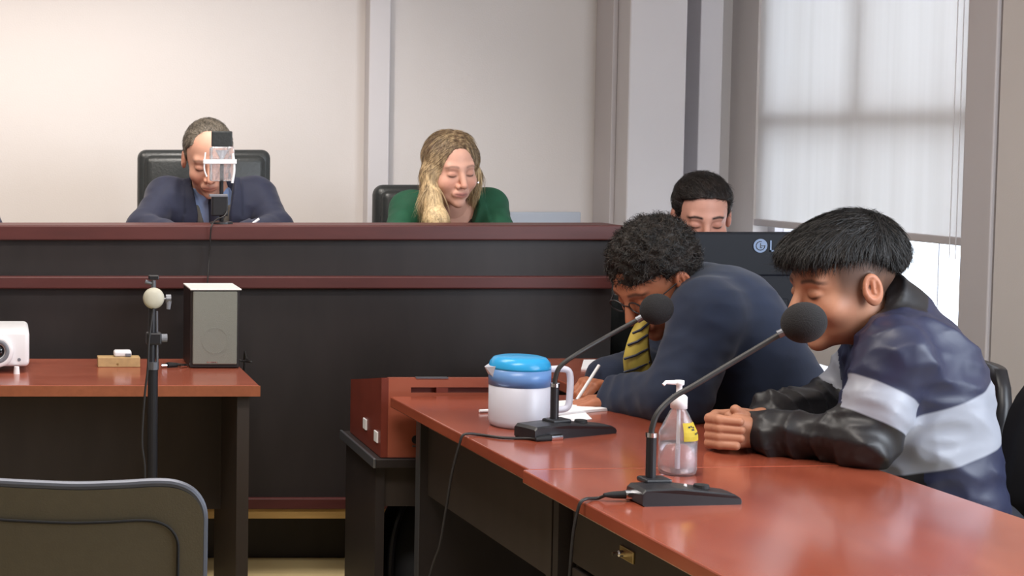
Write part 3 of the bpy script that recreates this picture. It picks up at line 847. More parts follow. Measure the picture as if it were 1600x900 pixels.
for yy, zz in ((4.245, .632), (4.375, .642)):
    obj('socket', bx(.966, .970, yy - .018, yy + .018, zz - .014, zz + .014, bev=.001), 'white_plastic', wb_)
# black bag under the cart
bg = thing('backpack', 'black backpack standing under the black cart beside the table panel', 'bag', (1.14, 4.42, 0))
def bagf(p):
    d = ell(p, (1.14, 4.44, .22), (.135, .11, .25)); d = smin(d, ell(p, (1.13, 4.36, .15), (.10, .07, .15)), .03)
    d = smax(d, .003 - p[..., 2], .02)
    return d + .003 * waves(p, 50, 4)
V, Q = surface(bagf, (.95, 4.2, -.03), (1.32, 4.60, .5), .009)
mesh_obj('bag_body', [(V, Q, None)], 'black_matte', bg)
obj('strap', tube([(1.03, 4.335, .20), (1.035, 4.32, .36), (1.09, 4.35, .465), (1.16, 4.38, .47), (1.2, 4.34, .36), (1.2, 4.33, .18)], .009, 8, 5), 'black_plastic', bg)
obj('grab_handle', tube([(1.10, 4.44, .462), (1.11, 4.44, .488), (1.15, 4.44, .492), (1.17, 4.44, .462)], .006, 8, 5), 'black_plastic', bg)

# ------------------------------------------------------------------ foreground chair
fc = thing('plastic_chair', 'olive grey plastic chair back with steel rim in the near left corner', 'chair', (.08, 2.6, 0))
FY = 2.45
edge = [P(x, y, FY) for x, y in ((-150, 905), (-152, 830), (-148, 790), (-125, 765), (-60, 758), (0, 762), (60, 765), (122, 767), (190, 765), (245, 762), (278, 765), (303, 778), (317, 803), (318, 840), (317, 905), (314, 960))]
eg = smooth_path(edge, 5)
def plate(outline, y0, y1, bevel=.004):
    bm = bmesh.new(); a = [bm.verts.new((p.x, y0, p.z)) for p in outline]; b = [bm.verts.new((p.x, y1, p.z)) for p in outline]
    n = len(a); bm.faces.new(a); bm.faces.new(b[::-1])
    for i in range(n): bm.faces.new((a[i], b[i], b[(i + 1) % n], a[(i + 1) % n]))
    return bm
cz = P(90, 1000, FY)
def inset(pts, k, kz=None): return [Vector((cz.x + (p.x - cz.x) * k, p.y, cz.z + (p.z - cz.z) * (kz or k))) for p in pts]
bk = obj('backrest', plate(eg, FY + .004, FY + .022), 'olive_plastic', fc)
lowz = P(0, 965, FY).z
ring = inset(eg, .83, .79); ring2 = inset(eg, .815, .775)
bm = bmesh.new()
add_tube(bm, inset(eg, .825, .785), .0022, 8)
obj('groove', bm, 'black_matte', bk)
obj('recessed_panel', plate(inset(eg, .815, .775), FY + .001, FY + .006), 'olive_plastic', bk)
obj('rim', tube([p + Vector((0, .012, .004)) for p in eg], .0080, 12), 'rim_grey', fc)
obj('seat', bx(-.13, .29, 2.50, 2.90, .42, .45, bev=.015), 'olive_plastic', fc)
for sx, yy in ((-.13, 2.48), (.29, 2.48)):
    obj('leg', tube([(sx * .97, FY + .036, .80), (sx, FY + .03, .45), (sx + (.02 if sx > 0 else -.02), 2.42, 0.012)], .011, 10, 4), 'steel', fc)
for sx in (-.13, .29):
    obj('leg', tube([(sx, 2.5, .43), (sx, 2.82, .43), (sx, 2.9, .38), (sx + (.02 if sx > 0 else -.02), 2.93, 0.012)], .011, 10, 4), 'steel', fc)

# ------------------------------------------------------------------ office chairs
def office_chair(label, x0, x1, y, ztop, floor, rad, rot=0, yaw_c=None, group=None, style=0):
    c = Vector(((x0 + x1) / 2, y - .25, floor)); w = x1 - x0
    r = thing('office_chair', label, 'chair', c, group)
    zb = floor + .52
    obj('backrest', bx(x0, x1, y, y + .075, zb, ztop, bev=rad, seg=5), 'leather', r, smooth=True)
    ins = .022
    obj('back_cushion', bx(x0 + ins, x1 - ins, y - .022, y + .03, zb + .06, ztop - ins * .9, bev=.025, seg=3), 'leather', r, smooth=True)
    obj('seat', bx(x0 + .01, x1 - .01, y - .46, y + .02, floor + .42, floor + .50, bev=.03, seg=3), 'leather', r, smooth=True)
    obj('gas_column', lathe([(0, .07), (.03, .07), (.03, .25), (.022, .26), (.022, .42), (0, .42)], c=c, seg=16), 'black_plastic', r)
    for k in range(5):
        a = 2 * PI * k / 5 + .3; d = Vector((math.cos(a), math.sin(a), 0))
        leg = obj('base_leg', tube([c + d * .02 + Vector((0, 0, .10)), c + d * .26 + Vector((0, 0, .07))], [.022, .014], 8), 'black_plastic', r)
        obj('caster', lathe([(0, -.012), (.024, -.012), (.026, 0), (.024, .012), (0, .012)], c=c + d * .26 + Vector((0, 0, .027)), axis=along(Vector((-d.y, d.x, 0))), seg=14), 'black_plastic', leg)
    if rot:
        for ch in r.children: pass
        r.rotation_euler.z = rot
    return r
office_chair('black leather high-back chair behind the judge in the navy suit', P(216, 290, 5.86).x, P(424, 290, 5.86).x, 5.86, P(0, 234, 5.86).z, .3, .030)
office_chair('black leather chair with rounded top behind the woman in green', P(586, 290, 5.84).x, P(748, 290, 5.84).x, 5.84, P(0, 289, 5.84).z, .3, .036)
office_chair('dark office chair behind the clerk, hidden by the monitor', 2.00, 2.32, 5.50, .92, 0, .034)
office_chair('black chair at the far left end of the bench, outside the frame', P(-215, 290, 5.86).x, P(-40, 290, 5.86).x, 5.86, 1.25, .3, .030)
def side_chair(label, M4):
    r = thing('visitor_chair', label, 'chair', M4 @ Vector((0, 0, 0)))
    def b(*a, bev=.012, seg=3):
        bm = bmesh.new(); add_box(bm, *a, bev, seg, mx=M4); return bm
    obj('seat', b(-.22, .22, -.22, .22, .42, .47, bev=.02), 'black_matte', r, smooth=True)
    bm = bmesh.new(); N = 10; rows = []
    for j in range(9):
        z = .56 + .30 * j / 8; row = []
        w = .225 - .05 * max(0, (j - 5) / 3) ** 2
        for k in range(N + 1):
            u = k / N * 2 - 1
            row.append([M4 @ Vector((u * w, .245 + .05 * (1 - u * u) + .05 * j / 8 + t, z)) for t in (0, .028)])
        rows.append(row)
    for t in (0, 1):
        g = [[bm.verts.new(q[t]) for q in row] for row in rows]
        for a, c_ in zip(g, g[1:]):
            for k in range(N): bm.faces.new((a[k], a[k + 1], c_[k + 1], c_[k]))
        if t == 0: g0 = g
    g1 = g
    rim0 = g0[0] + [r_[-1] for r_ in g0[1:]] + g0[-1][-2::-1] + [r_[0] for r_ in g0[-2:0:-1]]
    rim1 = g1[0] + [r_[-1] for r_ in g1[1:]] + g1[-1][-2::-1] + [r_[0] for r_ in g1[-2:0:-1]]
    for i in range(len(rim0)): bm.faces.new((rim0[i], rim0[(i + 1) % len(rim0)], rim1[(i + 1) % len(rim1)], rim1[i]))
    obj('backrest', bm, 'black_plastic', r, smooth=True)
    for sx in (-.21, .21):
        obj('leg', tube([M4 @ Vector(q) for q in ((sx, .295, .72), (sx, .25, .44), (sx * 1.05, .27, .012))], .011, 8, 4), 'steel', r)
        obj('leg', tube([M4 @ Vector(q) for q in ((sx, .22, .43), (sx, -.19, .43), (sx * 1.05, -.23, .012))], .011, 8), 'steel', r)
    return r
side_chair('black chair behind the young man at the right frame edge', Matrix.Translation((1.99, 3.50, 0)) @ Matrix.Rotation(-PI / 2, 4, 'Z'))
side_chair('black chair under the man in navy, hidden behind the young man', Matrix.Translation((2.02, 4.02, 0)) @ Matrix.Rotation(-PI / 2, 4, 'Z'))

# ------------------------------------------------------------------ monitor
mo = thing('monitor', 'black flat monitor seen from behind on the clerk desk, logo at top', 'monitor', (2.08, 4.6, .75))
MY = 4.55; mx0 = P(1074, 363, MY).x; mx1 = mx0 + .47; mz1 = P(0, 363, MY).z
obj('screen_back', bx(mx0, mx1, MY, MY + .03, mz1 - .30, mz1, bev=.006), 'monitor_black', mo)
obj('rear_bulge', bx(mx0 + .06, mx1 - .06, MY - .025, MY + .004, mz1 - .27, mz1 - .115, bev=.012), 'monitor_black', mo)
obj('neck', bx(mx0 + .20, mx1 - .20, MY - .03, MY - .005, .76, mz1 - .18, bev=.004), 'monitor_black', mo)
obj('foot', lathe([(0, 0), (.115, 0), (.115, .008), (.10, .014), (0, .016)], c=((mx0 + mx1) / 2, MY, .750), seg=32, sy=.75), 'monitor_black', mo)
lc = P(1188, 384, MY - .002)
lg = obj('logo_disc', lathe([(0, 0), (.019, 0), (.019, .001), (0, .001)], c=lc, axis=Matrix.Rotation(PI / 2, 4, 'X'), seg=28), 'logo_grey', mo)
def strokes(segs, w, o3, ux, uz, dep):
    """flat strokes in the plane o3 + a*ux + b*uz, proud by dep towards -y"""
    bm = bmesh.new()
    for (a0, b0, a1, b1) in segs:
        p = Vector(o3) + Vector(ux) * a0 + Vector(uz) * b0; q = Vector(o3) + Vector(ux) * a1 + Vector(uz) * b1
        d = (q - p).normalized(); n = d.cross(Vector((0, -1, 0))).normalized() * w / 2
        p -= d * w / 2; q += d * w / 2
        v = [bm.verts.new(x + y) for y in (Vector(), Vector((0, -dep, 0))) for x in (p - n, q - n, q + n, p + n)]
        for f in ((0, 1, 2, 3), (7, 6, 5, 4), (0, 4, 5, 1), (1, 5, 6, 2), (2, 6, 7, 3), (3, 7, 4, 0)): bm.faces.new([v[i] for i in f])
    return bm
ar = [(.012 * math.cos(a), .012 * math.sin(a)) for a in [math.radians(t) for t in range(80, 361, 28)]]
sg = [(*p, *q) for p, q in zip(ar, ar[1:])] + [(.012, 0, .003, 0), (0, .006, 0, -.005), (0, -.005, .004, -.005)]
obj('logo_mark', strokes(sg, .0022, lc + Vector((0, -.001, 0)), (1, 0, 0), (0, 0, 1), .0006), 'black_plastic', lg)
lo3 = P(1204, 392, MY - .001); h_ = .0265
gl = [(.036 + .0125 * math.cos(a), h_ / 2 + .0125 * math.sin(a)) for a in [math.radians(t) for t in range(45, 361, 24)]]
obj('logo_lettering', strokes([(0, 0, 0, h_), (0, 0, .015, 0)] + [(*p, *q) for p, q in zip(gl, gl[1:])] + [(.0485, h_ / 2, .037, h_ / 2)], .0042, lo3, (1, 0, 0), (0, 0, 1), .0008), 'logo_grey', mo)

# ------------------------------------------------------------------ gooseneck microphones
def goose_mic(label, base_a, base_b, neck, head_c, head_r, conn, cable, zt=.75, wid=.066):
    a = Vector((*base_a, zt)); b = Vector((*base_b, zt)); d = (b - a).normalized(); n = Vector((-d.y, d.x, 0)); L = (b - a).length
    r = thing('gooseneck_microphone', label, 'microphone', a + d * L * .3 + n * wid * .5)
    # wedge shaped base: profile along d, extruded across n
    prof = [(0, .003), (0, .024), (.006, .030), (L * .33, .032), (L * .40, .031), (L * .93, .018), (L * .985, .012), (L, .006), (L * .99, 0), (.004, 0)]
    bm = bmesh.new()
    def vv(u, h, w):
        k = 1 - .25 * max(0, (u / L - .5) / .5) ** 2
        return bm.verts.new(a + d * u + n * (wid * .5 + (w - .5) * wid * k) + Vector((0, 0, h)))
    ws = [0, .04, .5, .96, 1]; hk = [.90, 1, 1.03, 1, .90]
    cols = [[vv(u, h * hk[j] if h > .004 else h, w) for u, h in prof] for j, w in enumerate(ws)]
    m = len(prof)
    for c0, c1 in zip(cols, cols[1:]):
        for i in range(m): bm.faces.new((c0[i], c0[(i + 1) % m], c1[(i + 1) % m], c1[i]))
    bm.faces.new(cols[0][::-1]); bm.faces.new(cols[-1])
    obj('base', bm, 'black_plastic', r)
    ps = Vector(neck[0]); foot = Vector((ps.x, ps.y, zt))
    bm = bmesh.new(); add_box(bm, -.018, .032, -.020, .020, .028, .038, .004, mx=Matrix.Translation(foot) @ Matrix.Rotation(math.atan2(d.y, d.x), 4, 'Z'))
    obj('post_mount', bm, 'black_plastic', r)
    obj('post', tube([foot + Vector((0, 0, .030)), ps], .0090, 16), 'black_plastic', r)
    obj('collar', tube([ps - Vector((0, 0, .002)), ps + Vector((0, 0, .006))], .0100, 16), 'chrome', r)
    obj('gooseneck', tube(neck, .0050, 10, 8), 'cable_black', r, smooth=True)
    hc = Vector(head_c); hd = (hc - Vector(neck[-1])).normalized()
    obj('capsule_ring', tube([Vector(neck[-1]) - hd * .012, Vector(neck[-1]) + hd * .006], .0075, 12), 'steel', r)
    bm = bmesh.new(); add_lathe(bm, [(head_r * math.sin(PI * k / 16), -head_r * 1.06 * math.cos(PI * k / 16)) for k in range(17)], c=hc, axis=along(hd), seg=30)
    obj('foam_windscreen', bm, 'foam', r, smooth=True)
    # talk button and lamp
    c0 = a + d * L * .66 + n * wid * .5 + Vector((0, 0, .0255))
    obj('talk_button', lathe([(0, 0), (.014, 0), (.013, .006), (0, .007)], c=c0, seg=20), 'grey_plastic' if False else 'black_matte', r)
    obj('status_lamp', lathe([(0, 0), (.003, 0), (.002, .004), (0, .004)], c=a + d * L * .5 + n * wid * .5 + Vector((0, 0, .029)), seg=12), 'white_plastic', r)
    cv = Vector(conn)
    obj('plug', tube([cv + d * .024, cv - d * .006], .0088, 14), 'chrome', r)
    obj('strain_relief', tube([cv - d * .006, cv - d * .028, cv - d * .044], [.0072, .0062, .0032], 12), 'black_matte', r)
    obj('cable', tube([cv - d * .040] + [Vector(q) for q in cable], .0030, 8, 8), 'cable_black', r, smooth=True)
    return r
ba = T(836, 690, .75); bb = T(968, 678, .75)
goose_mic('gooseneck microphone beside the water jug, its cable running left over the edge', (ba.x, ba.y), (bb.x, bb.y),
    [P(867, 603, 3.60), P(868, 590, 3.60), P(876, 572, 3.60), P(902, 553, 3.60), P(950, 525, 3.62), P(1003, 496, 3.61)], P(1026, 483, 3.60), .0335,
    P(862, 684, 3.545), [T(822, 685, .7535), T(785, 684, .7535), (1.045, 3.595, .7535), (1.020, 3.59, .7565), (1.007, 3.59, .752), (1.001, 3.59, .735), (.985, 3.59, .668), (.974, 3.59, .592), (.961, 3.59, .51), (.945, 3.6, .447), (.90, 3.6, .25), (.93, 3.7, .012)])
ba = T(1004, 792, .75); bb = T(1163, 790, .75)
goose_mic('nearest gooseneck microphone, standing in front of the sanitizer bottle', (ba.x, ba.y), (bb.x, bb.y),
    [P(1018, 681, 2.972), P(1019, 668, 2.972), P(1028, 645, 2.975), P(1052, 621, 2.98), P(1085, 602, 2.98), P(1150, 563, 2.98), P(1226, 518, 2.97)], P(1256, 504, 2.96), .0365,
    P(981, 773, 2.945), [T(936, 778, .7545), (1.062, 2.95, .7540), (1.046, 2.935, .7565), (1.034, 2.93, .751), (1.028, 2.93, .73), (1.020, 2.925, .69), (1.014, 2.92, .62), (1.010, 2.92, .54), (1.0, 2.92, .45), (.98, 2.9, .3), (.97, 3.0, .012)])

# ------------------------------------------------------------------ water jug
jc = Vector((P(811, 640, 3.73).x, 3.73, .75)); jr = .067
jg = thing('water_jug', 'translucent plastic water jug with a blue lid on the far table section', 'jug', jc)
jh = .158
obj('jug_body', lathe([(0, .001), (jr * .90, .001), (jr * .97, .006), (jr, .016), (jr * 1.0, .130), (jr * .975, .130), (jr * .965, .018), (0, .008)], c=jc, seg=44), 'frosted', jg, smooth=True)
obj('water', lathe([(0, .0095), (jr * .95, .0185), (jr * .955, .090), (0, .090)], c=jc, seg=40), 'gel', jg, smooth=True)
ld = obj('lid', lathe([(0, jh), (jr * .70, jh), (jr * .86, jh - .003), (jr * .97, jh - .012), (jr * 1.01, jh - .022), (jr * 1.01, jh - .027), (jr * .9, jh - .027), (0, jh - .026)], c=jc, seg=44), 'blue_lid', jg, smooth=True)
obj('lid_skirt', lathe([(jr * 1.012, jh - .027), (jr * 1.012, jh - .064), (jr * 1.002, jh - .064), (jr * 1.002, jh - .027)], c=jc, seg=44, close=True), 'blue_tint', ld, smooth=True)
sp = prism([(-.020, -.026), (.014, -.018), (.014, .018), (-.020, .026), (-.030, 0)][::-1], .03)
bm = bmesh.new(); v = [bm.verts.new(jc + Vector(q)) for q in ((-jr * .93, -.020, .108), (-jr * .93, .020, .108), (-jr * .93, .026, .138), (-jr * .93, -.026, .138), (-jr - .012, -.004, .134), (-jr - .012, .004, .134))]
for f in ((0, 1, 2, 3), (3, 2, 5, 4), (0, 3, 4), (1, 5, 2), (0, 4, 5, 1)): bm.faces.new([v[i] for i in f])
obj('spout', bm, 'frosted', jg)
hb = bmesh.new()
pth = smooth_path([jc + Vector(q) for q in ((jr * .98, 0, .128), (jr + .030, 0, .129), (jr + .046, 0, .118), (jr + .047, 0, .07), (jr + .042, 0, .042), (jr + .020, 0, .036), (jr * .98, 0, .036))], 6)
add_tube(hb, pth, .0075, 10)
obj('handle', hb, 'frosted', jg, smooth=True)

# ------------------------------------------------------------------ sanitizer bottle
sc_ = Vector((P(1059, 700, 3.19).x, 3.19, .75))
sb = thing('sanitizer_bottle', 'clear pump bottle of hand sanitizer with a yellow label and white pump', 'bottle', sc_)
obj('bottle_body', lathe([(0, .0005), (.030, .0005), (.034, .004), (.0355, .012), (.0355, .074), (.034, .084), (.0165, .122), (.0125, .128), (.0125, .138), (.0112, .138), (.0112, .127), (.0325, .082), (.0340, .073), (.0338, .012), (.030, .004), (0, .003)], c=sc_, seg=36), 'clear', sb, smooth=True)
obj('gel', lathe([(0, .0045), (.0295, .0045), (.0332, .013), (.0334, .060), (0, .060)], c=sc_, seg=32), 'gel', sb, smooth=True)
obj('dip_tube', tube([sc_ + Vector((0, 0, .012)), sc_ + Vector((0, 0, .13))], .0035, 10), 'white_plastic', sb)
pm = obj('pump', lathe([(0, .128), (.0155, .128), (.0155, .150), (.012, .154), (.0055, .156), (.0055, .172), (.009, .174), (.009, .182), (0, .183)], c=sc_, seg=24), 'white_plastic', sb, smooth=True)
obj('spout', tube([sc_ + Vector((0, 0, .178)), sc_ + Vector((-.028, -.004, .179)), sc_ + Vector((-.033, -.005, .174))], [.0048, .0036, .003], 10), 'white_plastic', pm)
bm = bmesh.new(); rows = []
for j in range(5):
    h = .069 + .034 * j / 4; rr = np.interp(h, [.0, .074, .084, .122], [.0362, .0362, .0348, .0172])
    rows.append([bm.verts.new(sc_ + Vector((rr * math.cos(a), rr * math.sin(a), h))) for a in [math.radians(t) for t in np.linspace(-95, -15, 10)]])
for a, b in zip(rows, rows[1:]):
    for k in range(9): bm.faces.new((a[k], a[k + 1], b[k + 1], b[k]))
bmesh.ops.solidify(bm, geom=list(bm.faces), thickness=.0004)
lb = obj('label', bm, 'yellow_label', sb)
bm = bmesh.new()
for (t, h, w) in ((-72, .094, 8), (-62, .095, 6), (-52, .093, 8), (-58, .089, 14), (-50, .081, 8), (-40, .082, 8)):
    rr = np.interp(h, [.0, .074, .084, .122], [.0366, .0366, .0352, .0176]) + .0004; a0, a1 = math.radians(t - w / 2), math.radians(t + w / 2)
    r2 = np.interp(h + .003, [.0, .074, .084, .122], [.0366, .0366, .0352, .0176]) + .0004
    vs = [bm.verts.new(sc_ + Vector(q)) for q in ((rr * math.cos(a0), rr * math.sin(a0), h), (rr * math.cos(a1), rr * math.sin(a1), h), (r2 * math.cos(a1), r2 * math.sin(a1), h + .003), (r2 * math.cos(a0), r2 * math.sin(a0), h + .003))]
    bm.faces.new(vs)
obj('label_print', bm, 'ink', lb)

# ------------------------------------------------------------------ papers, notebook, pens
def sheet(name, pts, z, th, label, cat, m='paper', group=None):
    bm = bmesh.new(); q = [T(x, y, z) for x, y in pts]
    a = [bm.verts.new(p) for p in q]; b = [bm.verts.new(p + Vector((0, 0, th))) for p in q]
    bm.faces.new(a[::-1]); bm.faces.new(b); n = len(a)
    for i in range(n): bm.faces.new((a[i], a[(i + 1) % n], b[(i + 1) % n], b[i]))
    return single(name, bm, m, label, cat)
sheet('notebook', [(846, 652), (955, 641), (948, 624), (846, 632)], .7505, .006, 'open white notepad under the hand that holds the pen', 'notebook')
sheet('paper_sheet', [(835, 668), (925, 655), (915, 645), (838, 655)], .7505, .001, 'white paper sheet lying behind the far microphone base', 'paper')
sheet('paper_sheet', [(908, 578), (985, 580), (1000, 563), (912, 564)], .7505, .004, 'white papers on the clerk desk beyond the writing hand', 'paper')
def pen(label, a, b, r=.004, m='white_plastic'):
    a, b = Vector(a), Vector(b); d = (b - a).normalized()
    t = thing('pen', label, 'pen', b)
    obj('barrel', tube([a, b - d * .012], r, 10), m, t)
    obj('tip', tube([b - d * .012, b], [r * .9, r * .2], 10), 'steel', t)
pen('white pen in the writing hand of the man in navy', P(936, 571, 4.08), P(898, 630, 4.02))
pen('white pen in front of the judge in the suit, tip above the ledge', P(405, 342, 5.22), P(384, 357, 5.22))
p0 = T(749, 642, .755)
pen('white pen lying behind the water jug', p0, p0 + Vector((.13, .03, 0)), .0035)

# ------------------------------------------------------------------ projector
pj = thing('projector', 'white projector with a round grey lens at the left frame edge', 'projector', (-.07, 4.68, .75))
x1 = P(46, 550, 4.56).x
obj('casing', bx(x1 - .31, x1, 4.565, 4.80, .768, P(0, 516, 4.56).z, bev=.014, seg=4), 'white_plastic', pj, smooth=True)
lcn = P(-4, 549, 4.56)
AX = Matrix.Rotation(PI / 2, 4, 'X')
ls = obj('lens_ring', lathe([(.020, 0), (.045, 0), (.044, .007), (.034, .010), (.020, .004)], c=lcn + Vector((0, .004, 0)), axis=AX, seg=36, close=True), 'white_plastic', pj, smooth=True)
obj('lens_barrel', lathe([(.018, .003), (.033, .010), (.033, .004), (.018, .001)], c=lcn + Vector((0, .004, 0)), axis=AX, seg=36, close=True), 'grey_plastic', ls, smooth=True)
obj('lens', lathe([(0, .008), (.008, .007), (.019, .003), (.019, .001), (0, .001)], c=lcn + Vector((0, .004, 0)), axis=AX, seg=30), 'lens_glass', ls, smooth=True)
obj('sensor', lathe([(0, 0), (.0048, 0), (.0045, .002), (0, .002)], c=P(30, 562, 4.565), axis=AX, seg=16), 'grey_plastic', pj)
obj('foot', lathe([(0, 0), (.009, 0), (.007, .02), (0, .02)], c=T(26, 584, .75) * 1.0, seg=16), 'white_plastic', pj)
obj('foot', lathe([(0, 0), (.009, 0), (.007, .02), (0, .02)], c=(x1 - .27, 4.6, .75), seg=16), 'white_plastic', pj)

# ------------------------------------------------------------------ wooden block, white box, plugs
c = T(186, 574, .75)
bl = thing('wood_block', 'small tan wooden block on the side table below the white case', 'block', c + Vector((0, .02, 0)))
o1 = obj('block_body', bx(c.x - .060, c.x + .060, c.y, c.y + .045, .7502, .7785, bev=.002), 'sponge_wood', bl)
obj('screw', lathe([(0, 0), (.0035, 0), (.003, .001), (0, .001)], c=P(184, 569, c.y), axis=AX, seg=12), 'brass', bl)
sw = thing('white_case', 'small white plastic case resting on the tan wooden block', 'case', (c.x + .014, c.y + .02, .779))
obj('case_body', bx(c.x - .014, c.x + .036, c.y + .004, c.y + .038, .779, .797, bev=.006, seg=3), 'white_plastic', sw, smooth=True)
obj('case_clip', bx(c.x + .018, c.x + .034, c.y + .001, c.y + .004, .781, .789, bev=.001), 'grey_plastic', sw)
bm = bmesh.new(); q = T(262, 571, .757)
cp = thing('cable_plugs', 'black audio plugs and coiled lead lying left of the loudspeaker', 'plug', (q.x, q.y, .75))
obj('plug', tube([q, q + Vector((.028, .012, 0))], .006, 10), 'black_matte', cp)
obj('plug', tube([q + Vector((-.018, .0, .0)), q + Vector((-.003, .004, 0))], .005, 10), 'chrome', cp)
obj('plug', tube([q + Vector((.036, -.006, -.001)), q + Vector((.052, .006, -.001))], .0055, 10), 'chrome', cp)
obj('lead', tube([q + Vector((.028, .012, 0)), q + Vector((.045, .03, -.003)), q + Vector((.03, .05, -.003)), q + Vector((.0, .045, -.003)), q + Vector((.01, .02, .004)), q + Vector((.06, .02, -.003))], .0028, 8, 6), 'cable_black', cp)

# ------------------------------------------------------------------ loudspeaker
SY = 4.665; sx0 = P(297, 510, SY).x; sx1 = P(374, 510, SY).x; sz1 = P(0, 453, SY).z
sk_ = thing('loudspeaker', 'dark bookshelf loudspeaker with grey grille and white top on the side table', 'loudspeaker', ((sx0 + sx1) / 2, SY + .09, .75))
obj('cabinet', bx(sx0, sx1, SY, SY + .175, .7515, sz1, bev=.003), 'black_wood', sk_)
gr = obj('grille', bx(sx0 + .007, sx1 - .007, SY - .008, SY, .762, sz1 - .004, bev=.003), 'grille', sk_)
obj('woofer_ring', lathe([(.034, 0), (.038, 0), (.038, .0012), (.034, .0012)], c=P(336, 532, SY - .0075), axis=AX, seg=32, close=True), 'grille', gr)
lt0 = P(324, 566, SY - .0082)
obj('nameplate', strokes([(0, 0, .004, 0), (.009, 0, .012, .0), (.014, .0, .016, .0), (.018, 0, .021, 0), (.023, 0, .026, 0)], .0035, lt0, (1, 0, 0), (0, 0, 1), .0006), 'chrome', gr)
obj('white_top', bx(sx0 - .001, sx1 + .004, SY - .010, SY + .177, sz1, sz1 + .004, bev=.001), 'white_top', sk_)
obj('cable', tube([(sx1 + .002, SY + .12, .765), (sx1 + .02, SY + .10, .758), (sx1 + .035, SY + .12, .7545), (sx1 + .05, SY + .10, .7545), (sx1 + .045, SY + .15, .7545), (sx1 + .05, SY + .24, .74), (sx1 + .05, SY + .26, .4), (sx1 + .05, SY + .27, .01)], .003, 8, 6), 'cable_black', sk_)

# ------------------------------------------------------------------ microphone stand with round pale disc
QY = 4.02; qx = P(239, 560, QY).x
ms = thing('microphone_stand', 'tall black microphone stand with a pale round disc, before the side table', 'stand', (qx, QY, 0))
zz = lambda y: P(0, y, QY).z
obj('base', lathe([(0, 0), (.13, 0), (.13, .012), (.12, .018), (.02, .024), (0, .024)], c=(qx, QY, 0), seg=36), 'black_plastic', ms)
obj('lower_tube', tube([(qx, QY, .02), (qx, QY, zz(572))], .0125, 16), 'black_plastic', ms)
obj('tube_collar', tube([(qx, QY, zz(577)), (qx, QY, zz(565))], .0145, 16), 'steel', ms)
obj('upper_tube', tube([(qx - .004, QY, zz(575)), (qx - .002, QY, zz(478))], .0095, 14), 'black_plastic', ms)
obj('support_rod', tube([(qx + .010, QY - .004, zz(566)), (qx + .008, QY - .004, zz(486))], .0035, 10), 'steel', ms)
ck = obj('clutch', bx(qx - .017, qx + .020, QY - .014, QY + .014, zz(538), zz(519), bev=.004), 'black_plastic', ms)
obj('clutch_knob', tube([(qx + .018, QY, zz(528)), (qx + .034, QY, zz(528))], .010, 14), 'grey_plastic', ck)
obj('disc', lathe([(0, .010), (.012, .009), (.022, .005), (.026, 0), (.024, -.006), (0, -.008)], c=P(240, 466, QY - .012), axis=AX, seg=36), 'pale_disc', ms, smooth=True)
obj('side_knob', lathe([(0, -.006), (.011, -.006), (.011, .006), (0, .006)], c=P(263, 467, QY), axis=Matrix.Rotation(PI / 2, 4, 'Y'), seg=18), 'steel', ms)
obj('knob_shaft', tube([P(250, 467, QY), P(262, 467, QY)], .003, 8), 'steel', ms)
obj('knob_lever', tube([P(264, 470, QY - .004), P(263, 483, QY - .004)], [.0065, .005], 10), 'grey_plastic', ms)
obj('head_stem', tube([P(240, 452, QY), P(240, 438, QY)], .006, 10), 'steel', ms)
obj('head_bracket', bx(P(232, 433, QY).x, P(248, 433, QY).x, QY - .008, QY + .008, zz(437), zz(430), bev=.002), 'black_plastic', ms)
obj('wing_nut', tube([P(227, 440, QY), P(238, 443, QY)], [.0055, .004], 10), 'steel', ms)
obj('cable', tube([P(240, 480, QY - .012), P(233, 530, QY - .018), P(231, 575, QY - .02), P(226, 620, QY - .02), P(222, 690, QY - .02), P(226, 760, QY - .02), (qx - .05, QY - .03, .25), (qx - .12, QY - .05, .012), (qx - .4, QY - .1, .012)], .0028, 8, 6), 'cable_black', ms)

# ------------------------------------------------------------------ camera head on the bench in front of the judge
KY = 5.08
kt = P(346, 352, KY)
kk = thing('recording_device', 'clear plastic and black device on a post in front of the suited judge', 'camera', (kt.x, KY, 1.137))
obj('foot', lathe([(0, 0), (.035, 0), (.034, .006), (.01, .01), (0, .01)], c=(kt.x, KY, 1.137), seg=28), 'black_plastic', kk)
obj('post', tube([(kt.x, KY, 1.14), P(346, 253, KY)], .0062, 12), 'black_plastic', kk)
obj('battery_box', bx(P(330, 270, KY).x, P(355, 270, KY).x, KY - .028, KY + .0, P(0, 337, KY).z, P(0, 306, KY).z, bev=.004), 'black_plastic', kk)
obj('clip_bar', bx(P(326, 270, KY).x, P(354, 270, KY).x, KY - .03, KY - .006, P(0, 307, KY).z, P(0, 303, KY).z, bev=.001), 'grey_plastic', kk)
obj('top_panel', bx(P(330, 270, KY).x, P(362, 270, KY).x, KY - .012, KY + .006, P(0, 229, KY).z, P(0, 205, KY).z, bev=.003), 'leather', kk)
ac = obj('acrylic_housing', bx(P(328, 270, KY).x, P(365, 270, KY).x, KY - .020, KY + .020, P(0, 283, KY).z, P(0, 229, KY).z, bev=.006, seg=3), 'acrylic', kk)
obj('bracket', bx(P(316, 270, KY).x, P(368, 270, KY).x, KY - .026, KY - .014, P(0, 256, KY).z, P(0, 249, KY).z, bev=.002), 'white_plastic', kk)  # white colour of bracket and arms stands in for their bright sparkle
obj('side_arm', tube([P(364, 240, KY - .02), P(366, 265, KY - .02), P(363, 286, KY - .02)], .0040, 8, 4), 'white_plastic', kk)
obj('side_arm', tube([P(321, 238, KY - .02), P(319, 262, KY - .02), P(323, 276, KY - .02)], .0026, 8, 4), 'white_plastic', kk)
